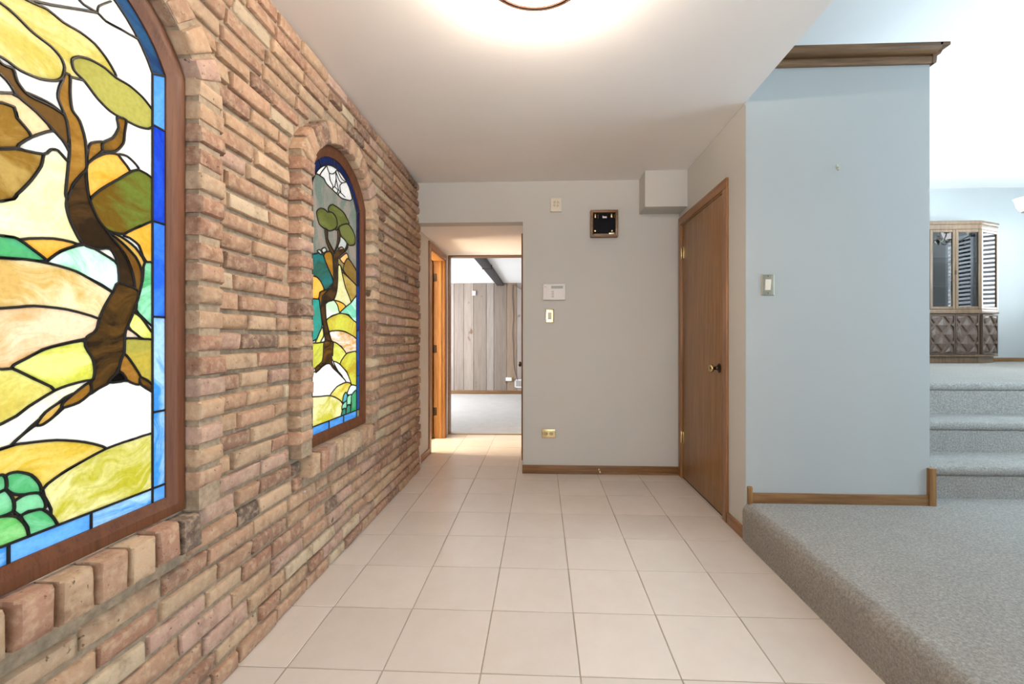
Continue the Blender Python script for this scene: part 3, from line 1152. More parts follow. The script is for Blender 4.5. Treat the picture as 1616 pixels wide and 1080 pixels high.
B1, B2, B3 = tr2(0), tr2(960), tr2(1920)
GRY, GRY2 = (.28, .235, .19), (.15, .185, .15)  # grey streaky glass, tinted darker for the weaker light behind the top
SAGE, SAGE2 = (.105, .115, .025), (.15, .16, .045)
TEAL, TEAL2 = (.02, .16, .16), (.03, .10, .07)
far = [
    (GRY, GRY2, B1([(-140, 300), (90, 340), (250, 230), (470, 640), (470, 1300), (-140, 1300)]), 1.45),
    ((.66, .63, .60), (.72, .70, .66), B1([(88, 336), (150, 252), (200, 214), (252, 230), (292, 270), (330, 360), (345, 400), (368, 470), (392, 560), (375, 580), (340, 572), (300, 560), (270, 537), (240, 507), (205, 475), (150, 420), (125, 370)])),
    (SAGE, SAGE2, B1([(165, 670), (180, 630), (210, 618), (255, 645), (310, 690), (350, 760), (364, 802), (320, 806), (270, 832), (240, 860), (200, 720)])),
    (SAGE, SAGE2, B1([(55, 690), (90, 655), (130, 660), (165, 690), (210, 695), (245, 750), (252, 820), (222, 855), (180, 868), (130, 845), (80, 800)])),
    (SAGE, SAGE2, B1([(270, 832), (310, 806), (357, 803), (392, 850), (420, 920), (418, 995), (370, 1005), (320, 970), (285, 910)])),
    ((.40, .46, .40), (.48, .5, .46), B2([(280, -40), (320, -10), (342, 30), (318, 90), (262, 75), (262, 20)])),
    (TEAL, TEAL2, B2([(-140, 160), (55, 122), (80, 110), (130, 150), (200, 340), (212, 402), (150, 467), (125, 460), (60, 345), (-140, 330)])),
    ((.5, .5, .44), (.6, .58, .52), B2([(63, 98), (85, 85), (106, 110), (100, 132)])),
    ((.5, .5, .44), (.6, .58, .52), B2([(104, 82), (135, 65), (152, 95), (120, 117)])),
    ((.32, .15, .015), (.40, .20, .02), B2([(122, 142), (180, 100), (207, 150), (217, 345), (200, 335)])),
    (ORA, ORA2, B2([(-140, 330), (60, 345), (127, 460), (85, 492), (70, 552), (-140, 600)])),
    ((.03, .34, .28), (.05, .26, .2), B2([(-140, 590), (75, 553), (92, 640), (107, 780), (105, 822), (60, 932), (-140, 980)])),
    ((.40, .30, .12), (.3, .22, .08), B2([(262, 160), (322, 215), (312, 292), (288, 248), (260, 226)])),
    ((.78, .36, .10), (.84, .5, .2), B2([(278, 166), (340, 118), (357, 166), (320, 217), (290, 192)])),
    ((.7, .34, .2), (.74, .42, .3), B2([(262, 78), (295, 60), (318, 86), (290, 97)])),
    ((.22, .13, .03), (.30, .21, .06), B2([(320, 216), (357, 168), (440, 300), (440, 440), (360, 347), (310, 282)])),
    ((.34, .23, .04), (.48, .34, .1), B2([(300, 300), (360, 350), (440, 435), (440, 500), (385, 588), (340, 482), (310, 382)])),
    ((.66, .62, .27), (.74, .7, .4), B2([(260, 238), (282, 236), (302, 330), (332, 450), (382, 582), (340, 627), (300, 592), (213, 562), (245, 480), (256, 330)])),
    ((.55, .82, .50), (.82, .86, .74), B2([(138, 602), (215, 564), (252, 600), (278, 682), (200, 712), (146, 747)])),
    (ORA, ORA2, B2([(228, 564), (300, 590), (332, 627), (277, 682), (255, 612)])),
    ((.20, .62, .42), (.6, .8, .7), B2([(278, 687), (330, 630), (382, 588), (440, 530), (440, 790), (360, 702)])),
    (YG, (.56, .42, .05), B2([(148, 757), (210, 712), (280, 688), (350, 704), (405, 755), (440, 790), (440, 935), (340, 867), (260, 851), (178, 862)])),
    (WH, (.70, .40, .14), B2([(178, 863), (260, 852), (340, 869), (440, 938), (440, 1085), (375, 1056), (335, 1072), (290, 1000), (215, 967), (188, 930)])),
    ((.5, .62, .06), YG2, B2([(40, 980), (60, 930), (80, 880), (112, 818), (122, 900), (90, 966)])),
    (WH2, WH, B2([(93, 962), (132, 898), (134, 964)])),
    (OLV, YG, B3([(-140, 30), (60, 10), (135, 3), (132, 70), (107, 192), (60, 242), (-140, 300)])),
    (YG2, YG, B3([(205, 5), (260, 20), (337, 110), (277, 207), (215, 182), (198, 140)])),
    ((.50, .38, .03), YG, B3([(278, 207), (337, 113), (380, 97), (440, 108), (440, 440), (385, 400), (342, 282)])),
    (WH2, WH, B3([(215, 184), (270, 205), (342, 288), (384, 398), (337, 382), (300, 335), (250, 260)])),
    (WH2, WH2, B3([(-140, 330), (60, 278), (105, 235), (150, 205), (185, 205), (260, 290), (337, 382), (250, 422), (183, 510), (100, 515), (-140, 560)])),
    ((.66, .50, .05), YG2, B3([(183, 510), (250, 423), (337, 382), (384, 400), (345, 482), (302, 580), (240, 530)])),
    ((.56, .52, .05), (.82, .76, .40), B3([(-140, 560), (100, 515), (183, 509), (245, 530), (300, 582), (285, 760), (-140, 900)])),
    ((.10, .38, .46), (.3, .6, .7), B3([(303, 570), (310, 510), (330, 478), (347, 490), (347, 545), (325, 570)])),
    (MNT, (.74, .88, .84), B3([(345, 492), (370, 425), (395, 406), (440, 420), (440, 465), (385, 502)])),
    ((.28, .62, .42), MNT, B3([(298, 600), (322, 570), (347, 560), (337, 632), (298, 644)])),
    ((.30, .62, .38), MNT, B3([(345, 525), (365, 503), (387, 503), (377, 602), (343, 608)])),
    ((.01, .10, .14), (.04, .24, .16), B3([(278, 770), (300, 644), (333, 633), (330, 760)])),
    ((.01, .14, .12), (.04, .26, .16), B3([(328, 760), (343, 608), (377, 602), (370, 740)])),
    ((.03, .28, .10), (.08, .38, .18), B3([(368, 740), (385, 600), (387, 505), (440, 462), (440, 740)])),
    (TRK, TRK2, B2([(207, 102), (235, 112), (265, 88), (310, 84), (332, 100), (300, 126), (265, 160), (252, 230), (257, 350), (247, 480), (217, 562), (150, 577), (140, 602), (147, 747), (165, 830), (190, 930), (212, 980), (208, 1080), (204, 1090), (125, 1090), (137, 960), (125, 830), (100, 700), (84, 560), (130, 470), (170, 465), (217, 400), (217, 150)])),
    (AMB2, (.26, .14, .02), B2([(80, 552), (85, 500), (110, 478), (172, 464), (112, 530), (100, 640)])),
    (TRK, TRK2, B1([(133, 850), (160, 860), (162, 940), (192, 1010), (228, 1075), (205, 1090), (150, 980)])),
    (TRK, TRK2, B1([(255, 852), (275, 870), (277, 960), (245, 1040), (232, 1080), (220, 1080), (252, 980)])),
    (TRK, TRK2, B2([(322, 84), (342, 55), (344, 30), (356, 32), (350, 70), (328, 102)])),
    (TRK, AMB2, B3([(128, -5), (210, -5), (212, 60), (197, 140), (202, 200), (240, 255), (290, 310), (304, 338), (258, 290), (210, 245), (185, 208), (150, 208), (105, 238), (50, 290), (50, 240), (105, 190), (120, 120)])),
]
far_lines = [B1(q) for q in (
    [(152, 250), (175, 318), (215, 326), (250, 288), (250, 234)],
    [(175, 318), (185, 390), (210, 440), (207, 474)],
    [(236, 300), (240, 370), (230, 440), (210, 462)],
    [(236, 300), (270, 390), (300, 412), (343, 404)],
    [(240, 370), (262, 470), (285, 505), (325, 545)],
    [(302, 412), (275, 440), (285, 498)],
    [(228, 450), (258, 482), (250, 510)],
    [(250, 288), (292, 372), (336, 404)],
    [(285, 505), (262, 512), (270, 536)])]


def far_border(i):
    if 1000 <= i < 1100:
        return ((.04, .22, .60), (.10, .34, .74)) if i != 1004 else ((.2, .2, .14), (.24, .24, .18))
    if i >= 1200:
        return ((.008, .014, .06), (.010, .022, .09))
    k = (i - 1100) % 20
    return [((.008, .07, .26), (.02, .12, .34)), ((.007, .05, .26), (.02, .09, .34)), ((.005, .03, .20), (.012, .05, .26)), ((.006, .012, .07), (.006, .018, .09)), ((.006, .012, .05), (.008, .015, .07))][min(k, 4)]


zb2 = [on_x(561, y, XG)[1] for y in (594, 522, 450, 377)]
build_window('window_2', WIN[1], far, far_lines, far_border, zb2,
             'smaller looking stained glass window further along the brick wall, whole arch visible', .0062)

# ================================================================== WALLS AND CEILINGS
# hall ceiling slab, with the wall of the high space standing on its edge
mb = MB().box(-1.2, XR - .001, YF0, BW + .05, ZC, ZC + .14)
struct('ceiling', mb, M['ceil'], 'low warm white ceiling over the tiled hall', 'ceiling')
mb = MB().box(XR - .1, XR, YF0, BW, ZC + .14, ZCU)
struct('wall_upper', mb, M['wall'], 'upper wall standing above the edge of the hall ceiling', 'wall')

# end wall of the hall with the passage opening at its left
mb = MB()
mb.box(XPR, XR + .11, BW, BW + .12, -.02, ZC)
mb.box(-1.2, XPR, BW, BW + .12, ZP, ZC)
struct('wall_back', mb, M['wall'], 'grey end wall of the hall with an open passage at its left', 'wall')
# boxed duct in the ceiling corner
mb = MB().box(.800, XR, 3.375, BW, 2.137, ZC, .002)
struct('wall_duct', mb, M['wall'], 'boxed-in soffit in the corner under the hall ceiling', 'soffit')

# closet wall with the hall door opening; door opening Y 2.70..3.50, Z 0..2.035
DY0, DY1, DZ = 2.700, 3.500, 2.032
mb = MB()
mb.box(XR, XR + .1095, YB + .0035, DY0, -.02, ZC)
mb.box(XR, XR + .11, DY1, BW, -.02, ZC)
mb.box(XR, XR + .11, DY0, DY1, DZ, ZC)
struct('wall_right', mb, M['wall'], 'greige hall wall around the closed oak door', 'wall')
# stair wall: half height block whose front faces the viewer
mb = MB()
mb.box(XR + .11, XE, YB, YB + .12, -.02, 2.62)
mb.box(XR + .0005, XR + .11, YB, YB + .003, -.02, 2.62)
mb.box(XR, XR + .11, YB + .003, BW, ZC + .001, 2.62)
mb.box(XE - .12, XE, YB + .12, BW - .1, -.02, 2.62)
mb.box(XR + .11, XE, BW - .10, BW + .12, -.02, 2.62)
mb.box(XR + .11, XE - .12, YB + .12, BW - .10, 2.5, 2.62)
struct('wall_stair', mb, M['blue_wall'], 'pale blue grey half wall facing the landing beside the stairs', 'wall')
# wall beyond the ledge and left of the dining room
mb = MB()
mb.box(XR - .1, XE, BW, BW + .12, 2.62, ZCU)
mb.box(XE - .12, XE, BW, YD, ZU - .8, ZCU)
struct('wall_ledge', mb, M['wall'], 'wall rising behind the ledge on top of the stair wall', 'wall')
mb = MB().box(XE - .12, XRR + .12, YD, YD + .12, .0, ZCU)
struct('wall_dining', mb, M['blue_wall'], 'pale wall of the dining room behind the cabinet', 'wall')
mb = MB().box(XR - .1, XRR + .12, YF0, YD + .12, ZCU, ZCU + .12)
struct('ceiling_high', mb, M['white_ceil'], 'bright white high ceiling above stairs and dining room', 'ceiling')


def wall_with_holes(axis, c0, c1, a0, a1, z0, z1, holes):
    """wall slab; axis 'X' = slab across X (runs along Y); holes (a, b, za, zb)"""
    mb = MB()
    def bx(a, b, q0, q1):
        if b - a < 1e-4 or q1 - q0 < 1e-4:
            return
        if axis == 'X':
            mb.box(c0, c1, a, b, q0, q1)
        else:
            mb.box(a, b, c0, c1, q0, q1)
    p = a0
    for a, b, za, zb_ in sorted(holes):
        bx(p, a, z0, z1)
        bx(a, b, z0, za)
        bx(a, b, zb_, z1)
        p = b
    bx(p, a1, z0, z1)
    return mb


struct('wall_dining_right', wall_with_holes('X', XRR, XRR + .12, 3.02, YD, .0, ZCU, [(3.62, 4.08, 1.45, 2.75), (5.3, 5.9, 1.45, 2.75)]), M['wall'], 'dining room side wall with shuttered windows', 'wall')
struct('wall_dining_front', wall_with_holes('Y', 3.02, 3.14, XLAND, XRR, .0, ZCU, [(4.25, 6.15, 1.35, 2.85)]), M['wall'], 'dining room wall with a window nearest the landing', 'wall')
struct('wall_landing', wall_with_holes('X', XLAND, XLAND + .12, YF0, 3.02, .0, ZCU, [(.8, 2.7, 1.0, 2.5)]), M['wall'], 'landing side wall with the wide daylight window', 'wall')
struct('wall_front', wall_with_holes('Y', YF0 - .12, YF0, -1.2, XLAND, -.05, ZCU, [(-.5, 1.7, .85, 2.35)]), M['wall'], 'front wall of the entry behind the viewer', 'wall')

# passage
PZ = ZP
mb = MB()
SD0, SD1, SDZ = 4.165, 4.80, 2.00       # side room doorway
mb.box(XPL - .1, XPL, BW + .12, SD0, -.02, PZ)
mb.box(XPL - .1, XPL, SD1, YP + .1, -.02, PZ)
mb.box(XPL - .1, XPL, SD0, SD1, SDZ, PZ)
mb.box(XPL - .1, XM, YW1, BW + .12, -.02, PZ)
struct('wall_passage_left', mb, M['wall'], 'left wall of the passage around the side room doorway', 'wall')
PD0, PD1 = 4.0, 4.80
mb = MB()
mb.box(XPR, XPR + .1, BW + .12, PD0, -.02, PZ)
mb.box(XPR, XPR + .1, PD1, YP + .1, -.02, PZ)
mb.box(XPR, XPR + .1, PD0, PD1, 2.03, PZ)
struct('wall_passage_right', mb, M['wall'], 'right wall of the passage', 'wall')
mb = MB().box(XPL - .1, XPR + .1, BW + .12, YP + .1, PZ, PZ + .1)
struct('ceiling_passage', mb, M['ceil'], 'lowered ceiling of the passage', 'ceiling')

# side room (left of the passage)
mb = MB()
mb.box(-2.9, XPL, 3.63, 3.73, -.05, 2.3)
mb.box(-2.9, XPL - .1, YP, YP + .1, -.05, 2.3)
w_ = wall_with_holes('X', -2.98, -2.9, 3.63, YP + .1, -.05, 2.3, [(3.85, 4.75, .85, 2.05)])
struct('wall_side_room_far', w_, M['wall'], 'far wall of the side room with its window', 'wall')
struct('wall_side_room', mb, M['wall'], 'end walls of the side room', 'wall')
struct('ceiling_side_room', MB().box(-2.98, XPL - .1, 3.63, YP + .1, 2.3, 2.4), M['ceil'], 'ceiling of the side room', 'ceiling')
struct('floor_side_room', MB().box(-2.98, XPL - .02, 3.63, YP + .1, -.06, -.003), M['grout'], 'floor of the side room', 'floor')

# family room
struct('floor_family_room', MB().box(-3.0, 1.6, YP, YFAM, -.06, .004), M['white_carpet'], 'pale carpet of the room beyond the passage', 'floor')
struct('ceiling_family_room', MB().box(-3.0, 1.6, YP + .1, YFAM + .1, ZFAM, ZFAM + .1), M['white_ceil'], 'white ceiling of the room beyond the passage', 'ceiling')
mb = MB()
mb.box(-3.0, XPL, YP, YP + .1, -.05, ZFAM)
mb.box(XPR, 1.6, YP, YP + .1, -.05, ZFAM)
mb.box(XPL, XPR, YP, YP + .1, PZ, ZFAM)
struct('wall_family_near', mb, M['wall'], 'wall around the doorway to the family room', 'wall')
struct('wall_family_left', wall_with_holes('X', -3.0, -2.9, YP + .1, YFAM, -.05, ZFAM, [(5.7, 8.3, .3, 2.15)]), M['wall'], 'window wall of the family room', 'wall')
struct('wall_family_right', MB().box(1.5, 1.6, YP, YFAM, -.05, ZFAM), M['wall'], 'right wall of the family room', 'wall')
mb = MB()
x = -3.0
bm = mb.bm
lay = bm.verts.layers.float_color.new('tint')
rp = random.Random(11)
shade = [s2l(158, 146, 136), s2l(142, 130, 120), s2l(156, 146, 138), s2l(136, 124, 114), s2l(150, 130, 112), s2l(164, 154, 148), s2l(148, 136, 126)]
kk = 0
while x < 1.6:
    wd = rp.choice([.18, .2, .24, .15, .26])
    old = set(bm.verts)
    mb.box(x + .003, min(x + wd, 1.6) - .003, YFAM, YFAM + .03, -.02, ZFAM, .003, 1)
    for v_ in [q_ for q_ in bm.verts if q_ not in old]:
        v_[lay] = c4(shade[kk % 7])
    kk += 1
    x += wd
mb.box(-3.0, 1.6, YFAM + .031, YFAM + .1, -.05, ZFAM)
struct('wall_family_back', mb, M['plank'], 'weathered vertical plank wall beyond the passage', 'wall')
struct('baseboard_family', MB().box(-2.9, 1.5, YFAM - .014, YFAM, .004, .075, .003), M['oak_x'], 'brown baseboard under the plank wall', 'baseboard')
tag(link('ceiling_beam', MB().box(-.895, -.765, YP + .1, YFAM - .02, ZFAM - .06, ZFAM, .006).box(-.905, -.755, 6.5, 6.53, ZFAM - .066, ZFAM, .002), M['beam']),
    'dark charcoal ceiling beam in the room beyond the passage', 'beam')
# thin wooden stops and threshold of the doorway
mb = MB()
mb.box(XPL, XPR, YP - .012, YP + .1, PZ - .014, PZ + .0, .002)
mb.box(XPL, XPL + .012, YP - .012, YP + .1, .0, PZ - .014, .002)
mb.box(XPR - .012, XPR, YP - .012, YP + .1, .0, PZ - .014, .002)
struct('trim_doorway', mb, M['oak_x'], 'thin brown trim round the doorway to the carpeted room', 'trim')
struct('trim_threshold', MB().box(XPL + .012, XPR - .012, YP - .015, YP + .02, .0, .008, .003), M['dull_brass'], 'thin strip where tile meets pale carpet', 'trim')

# landing, stairs and dining floor: rounded carpeted noses
def carpet_step_x(x_face, x1, y0, y1, z, r=.05):
    prof = [(x_face, 0.0)]
    for k in range(7):
        a = math.pi - k * math.pi / 12
        prof.append((x_face + r + r * math.cos(a), z - r + r * math.sin(a)))
    prof += [(x1, z), (x1, 0)]
    return prof


mb = MB()
prof = carpet_step_x(1.108, XLAND, YF0, YB, ZL)
mb.prism(prof, 'Y', YF0, YB)
struct('floor_landing', mb, M['carpet'], 'taupe carpeted landing one step above the tiles', 'floor')


def riser_prof(steps, yend):
    """steps: (y of riser face, z of tread)"""
    pts = [(steps[0][0], steps[0][2])]
    for k, (y, z, zprev) in enumerate(steps):
        r = .028
        pts.append((y, z - 2 * r - .002))
        for q in range(9):
            a = math.pi * 1.5 - q * math.pi / 8
            pts.append((y + .004 + r * math.cos(a) * .6, z - r + r * math.sin(a)))
        if k + 1 < len(steps):
            pts.append((steps[k + 1][0], z))
    pts.append((yend, steps[-1][1]))
    pts.append((yend, 0))
    pts.append((steps[0][0], 0))
    return pts


mb = MB()
pr = riser_prof([(2.53, Z1, 0), (2.835, Z2, Z1), (3.115, ZU, Z2)], 3.2)
mb.prism(pr, 'X', XE + .001, XLAND)
mb.box(XE + .001, XLAND, YB, 2.53, -.0, ZL)
struct('stairs', mb, M['carpet'], 'three carpeted stairs rising behind the blue grey wall end', 'stairs')
struct('floor_dining', MB().box(XE, XRR, 3.2, YD, ZU - .2, ZU), M['carpet'], 'carpeted dining room floor at the top of the stairs', 'floor')

# ================================================================== TRIM
BBH = .068
mb = MB()
mb.box(XPR - .004, XR - .014, BW - .015, BW, 0, BBH, .004)
mb.box(XPR - .004, XR - .014, BW - .022, BW, 0, .016, .004)
struct('baseboard_back', mb, M['oak_x'], 'oak baseboard along the end wall', 'baseboard')
mb = MB().box(XR - .014, XR, YB - .012, 2.640, 0, BBH, .004)
struct('baseboard_right', mb, M['oak_y'], 'short oak baseboard between hall door and landing', 'baseboard')
mb = MB().box(XR - .014, XR, 3.56, BW, 0, BBH, .003)
struct('baseboard_corner', mb, M['oak_y'], 'stub of oak baseboard in the corner by the hall door', 'baseboard')
mb = MB().box(XR + .03, XE - .016, YB - .014, YB, ZL - .01, ZL + .055, .004)
struct('baseboard_stair', mb, M['oak_x'], 'oak baseboard along the foot of the blue grey wall', 'baseboard')
struct('trim_1', MB().box(XE - .016, XE + .02, YB - .02, YB + .09, ZL - .01, .412, .003), M['oak_z'], 'upright oak block at the foot of the wall end by the stairs', 'trim')
struct('trim_2', MB().box(XR + .006, XR + .03, YB - .018, YB, ZL - .01, ZL + .09, .003), M['oak_z'], 'short oak block at the left end of the wall baseboard', 'trim')
mb = MB().box(XPL, XPL + .013, BW + .01, 4.10, 0, .06, .003)
struct('baseboard_passage', mb, M['oak_y'], 'short baseboard in the passage before the side door', 'baseboard')
struct('baseboard_dining', MB().box(5.74, XRR, YD - .014, YD, ZU, ZU + .05, .003), M['oak_x'], 'oak baseboard right of the china cabinet', 'baseboard')
# ledge with its moulding
mb = MB()
pf = [(YB, 2.603), (YB - .014, 2.603), (YB - .018, 2.607), (YB - .018, 2.638), (YB - .015, 2.641), (YB - .006, 2.642), (YB - .006, 2.650), (YB - .034, 2.651), (YB - .052, 2.656), (YB - .062, 2.664), (YB - .066, 2.670), (YB - .066, 2.684), (YB, 2.684)]
mb.prism(pf, 'X', XR, XE + .012)
pf2 = [(XE, 2.603), (XE + .018, 2.603), (XE + .020, 2.615), (XE + .022, 2.640), (XE + .030, 2.645), (XE + .04, 2.650), (XE + .046, 2.660), (XE + .05, 2.668), (XE + .05, 2.684), (XE, 2.684)]
mb.prism(pf2, 'Y', YB - .02, BW)
mb.box(XE, XE + .05, YB - .066, YB, 2.668, 2.684)
mb.box(XR, XE + .048, YB - .060, BW, 2.672, 2.685)
struct('trim_ledge', mb, M['dark_oak_x'], 'dark oak ledge and moulding capping the blue grey half wall', 'trim')

# ================================================================== DOORS
def knob(root, parent_name, x, y, z, sgn, r=.026, ln=.055):
    mb = MB()
    mb.lathe([(0, 0), (.031, 0), (.031, .003), (.028, .006), (.022, .008), (.017, .012), (.013, .016), (.011, .024), (.012, .030), (.018, .036), (.0, .036)], (x, y, z), 'X', 24)
    kb = [(0, .034), (.016, .035), (.024, .040), (r, .048), (.025, .056), (.019, .062), (.008, .066), (0, .066)]
    mb2 = MB().lathe(kb, (x, y, z), 'X', 24)
    for q in (mb, mb2):
        for v_ in q.bm.verts:
            v_.co.x = x + sgn * (v_.co.x - x)
        bmesh.ops.recalc_face_normals(q.bm, faces=q.bm.faces)
    k = link('door_knob', mb, M['bronze'], parent_name)
    return k, mb2


# hall door (closed, in the closet wall)
d1 = thing('door_1', (XR, (DY0 + DY1) / 2, 0), 'closed dark oak door in the right hall wall', 'door', None, 'structure')
mb = MB()
CW = .057
for a, b in ((DY0 - CW, DY0 + .004), (DY1 - .004, DY1 + CW)):
    link('casing', MB().box(XR - .016, XR, a, b, 0, DZ - .004, .005), M['casing_z'], d1)
mb = MB().box(XR - .016, XR, DY0 - CW, DY1 + CW, DZ - .004, DZ + CW, .005)
link('head_casing', mb, M['oak_y'], d1)
mb = MB()
mb.box(XR - .008, XR + .11, DY0, DY0 + .015, 0, DZ, .002)
mb.box(XR - .008, XR + .11, DY1 - .015, DY1, 0, DZ, .002)
mb.box(XR - .008, XR + .11, DY0 + .016, DY1 - .016, DZ - .015, DZ, .002)
link('jamb', mb, M['oak_z'], d1)
leaf = link('door_leaf', MB().box(XR - .004, XR + .034, DY0 + .018, DY1 - .018, .014, DZ - .018, .002), M['oak_z'], d1)
link('gap_shade', MB().box(XR + .004, XR + .036, DY0 + .015, DY1 - .015, 0, .013), M['dark'], d1)  # dark strip standing in for the shade in the gap under the leaf
kk_, kb_ = knob(d1, leaf, XR - .004, DY0 + .075, .927, -1)
link('knob_grip', kb_, M['antique_brass'], leaf)
for z in (1.795, .33):
    mb = MB()
    mb.box(XR - .0065, XR - .003, DY1 - .05, DY1 - .019, z - .044, z + .044, .001)
    mb.box(XR - .0105, XR - .007, DY1 - .014, DY1 + .010, z - .044, z + .044, .001)
    mb.lathe([(0, -.048), (.004, -.047), (.0058, -.044), (.0058, .044), (.004, .047), (0, .048)], (XR - .013, DY1 - .016, z), 'Z', 12)
    link('hinge', mb, M['brass'], d1)

# side room door (ajar, opened into the lit room)
d2 = thing('door_2', (XPL, (SD0 + SD1) / 2, 0), 'oak door standing open into the sunlit side room', 'door', None, 'structure')
mb = MB()
mb.box(XPL, XPL + .014, SD0 - .06, SD0 + .004, 0, SDZ - .004, .004)
mb.box(XPL, XPL + .014, SD1 - .004, SD1 + .06, 0, SDZ - .004, .004)
mb.box(XPL, XPL + .014, SD0 - .06, SD1 + .06, SDZ - .004, SDZ + .06, .004)
link('casing', mb, M['casing_z'], d2)
mb = MB()
mb.box(XPL - .12, XPL + .004, SD1 - .02, SD1 + .0, 0, SDZ, .002)
mb.box(XPL - .12, XPL + .004, SD0, SD0 + .02, 0, SDZ, .002)
mb.box(XPL - .12, XPL + .004, SD0 + .021, SD1 - .021, SDZ - .02, SDZ, .002)
mb.box(XPL - .055, XPL - .03, SD1 - .032, SD1 - .02, 0, SDZ - .02, .002)
link('jamb', mb, M['lit_oak_z'], d2)
mb = MB().box(-.0, .60, -.0175, .0175, .012, SDZ - .026, .002)
ang = math.radians(172)
hx, hy = XPL - .128, SD1 - .030
for v_ in mb.bm.verts:
    x, y = v_.co.x, v_.co.y
    v_.co.x = hx + x * math.cos(ang) - y * math.sin(ang)
    v_.co.y = hy + x * math.sin(ang) + y * math.cos(ang) - .02
leaf2 = link('door_leaf', mb, M['oak_z'], d2)
for z in (1.80, 1.0, .30):
    mb = MB()
    mb.box(XPL - .121, XPL - .085, SD1 - .023, SD1 - .0195, z - .044, z + .044, .001)
    mb.lathe([(0, -.048), (.006, -.044), (.006, .044), (0, .048)], (XPL - .126, SD1 - .026, z), 'Z', 12)
    link('hinge', mb, M['bronze'], d2)

# passage right door, seen edge on
d3 = thing('door_3', (XPR, (PD0 + PD1) / 2, 0), 'oak door on the right of the passage seen almost edge on', 'door', None, 'structure')
mb = MB()
mb.box(XPR - .030, XPR, PD0 - .06, PD0 + .004, 0, 2.026, .004)
mb.box(XPR - .030, XPR, PD1 - .004, PD1 + .06, 0, 2.026, .004)
mb.box(XPR - .030, XPR, PD0 - .06, PD1 + .06, 2.026, 2.078, .004)
link('casing', mb, M['casing_z'], d3)
leaf3 = link('door_leaf', MB().box(XPR - .004, XPR + .03, PD0 + .004, PD1 - .004, .012, 2.026, .002), M['oak_z'], d3)
k3, kb3 = knob(d3, leaf3, XPR - .004, PD0 + .16, .868, -1)
link('knob_grip', kb3, M['bronze'], leaf3)

# ================================================================== THINGS ON THE END WALL
yb = BW
t = thing('wall_sounder', (.118, yb, 2.16), 'small cream sounder with a round grille high on the end wall', 'alarm sounder')
mb = MB().box(.073, .162, yb - .022, yb, 2.162, 2.273, .004)
link('housing', mb, M['ivory'], t)
mb = MB()
for r0 in (.011, .018, .025):
    for q in range(4):
        a0 = q * math.pi / 2 + .18
        pts = [(.118 + r0 * math.cos(a0 + k * .14), yb - .0222, 2.224 + r0 * math.sin(a0 + k * .14)) for k in range(9)]
        mb.tube(pts, .0016, 6)
link('grille', mb, M['dull_brass'], t)

t = thing('door_chime', (.508, yb, 1.945), 'square oak framed door chime with dark centre and brass tubes', 'door chime')
x0, x1, z0, z1 = .398, .620, 1.945, 2.163
fw = .020
mb = MB()
mb.prism([(x0, z0), (x1, z0), (x1 - fw, z0 + fw), (x0 + fw, z0 + fw)], 'Y', yb - .05, yb, .002)
mb.prism([(x0, z1), (x1, z1), (x1 - fw, z1 - fw), (x0 + fw, z1 - fw)], 'Y', yb - .05, yb, .002)
mb.prism([(x0, z0), (x0, z1), (x0 + fw, z1 - fw), (x0 + fw, z0 + fw)], 'Y', yb - .05, yb, .002)
mb.prism([(x1, z0), (x1, z1), (x1 - fw, z1 - fw), (x1 - fw, z0 + fw)], 'Y', yb - .05, yb, .002)
link('chime_frame', mb, M['oak_x'], t)
link('backing', MB().box(x0 + fw - .001, x1 - fw + .001, yb - .012, yb - .001, z0 + fw - .001, z1 - fw + .001), M['black'], t)
for xx, zz, hh_ in ((x0 + .039, z1 - .062, .036), (x1 - .050, z1 - .060, .036)):
    link('chime_tube', MB().lathe([(0, 0), (.0085, 0), (.0095, .003), (.0095, hh_ - .003), (.0085, hh_), (0, hh_)], (xx, yb - .026, zz), 'Z', 16), M['brass'], t)
    link('tube_rod', MB().tube([(xx + .024, yb - .02, zz), (xx + .024, yb - .02, zz + hh_ - .004)], .002, 8), M['dull_brass'], t)
for xx in (x0 + .039, x1 - .046):
    link('screw_cap', MB().lathe([(.0, -.02), (.006, -.0185), (.0095, -.013), (.0095, 0), (0, 0)], (xx, yb - .012, z0 + .052), 'Y', 16), M['brass'], t)
link('striker_plate', MB().box(x0 + .10, x0 + .135, yb - .022, yb - .012, z1 - .060, z1 - .046, .002).box(x0 + .10, x0 + .106, yb - .022, yb - .012, z1 - .05, z1 - .04, .001), M['white_plastic'], t)
link('lower_bracket', MB().box(x0 + .03, x1 - .03, yb - .018, yb - .012, z0 + fw + .004, z0 + fw + .010, .001).box(x1 - .07, x1 - fw - .006, yb - .03, yb - .012, z0 + fw + .002, z0 + fw + .018, .001), M['nickel'], t)

t = thing('alarm_keypad', (.102, yb, 1.433), 'white alarm keypad with grey display on the end wall', 'keypad')
k0, k1, q0, q1 = .010, .194, 1.433, 1.565
link('housing', MB().box(k0, k1, yb - .028, yb, q0, q1, .005), M['white_plastic'], t)
link('display', MB().box(k0 + .068, k0 + .163, yb - .0295, yb - .027, q1 - .038, q1 - .017, .001), M['lcd'], t)
for j in range(4):
    zz = q1 - .063 - j * .0145
    link('key', MB().box(k0 + .070, k0 + .090, yb - .0292, yb - .0275, zz - .0035, zz + .0035, .001), M['grey_print'], t)
link('printed_mark', MB().box(k0 + .014, k0 + .018, yb - .0287, yb - .0278, q1 - .030, q1 - .018).box(k0 + .02, k0 + .026, yb - .0287, yb - .0278, q1 - .026, q1 - .022), M['lcd'], t)


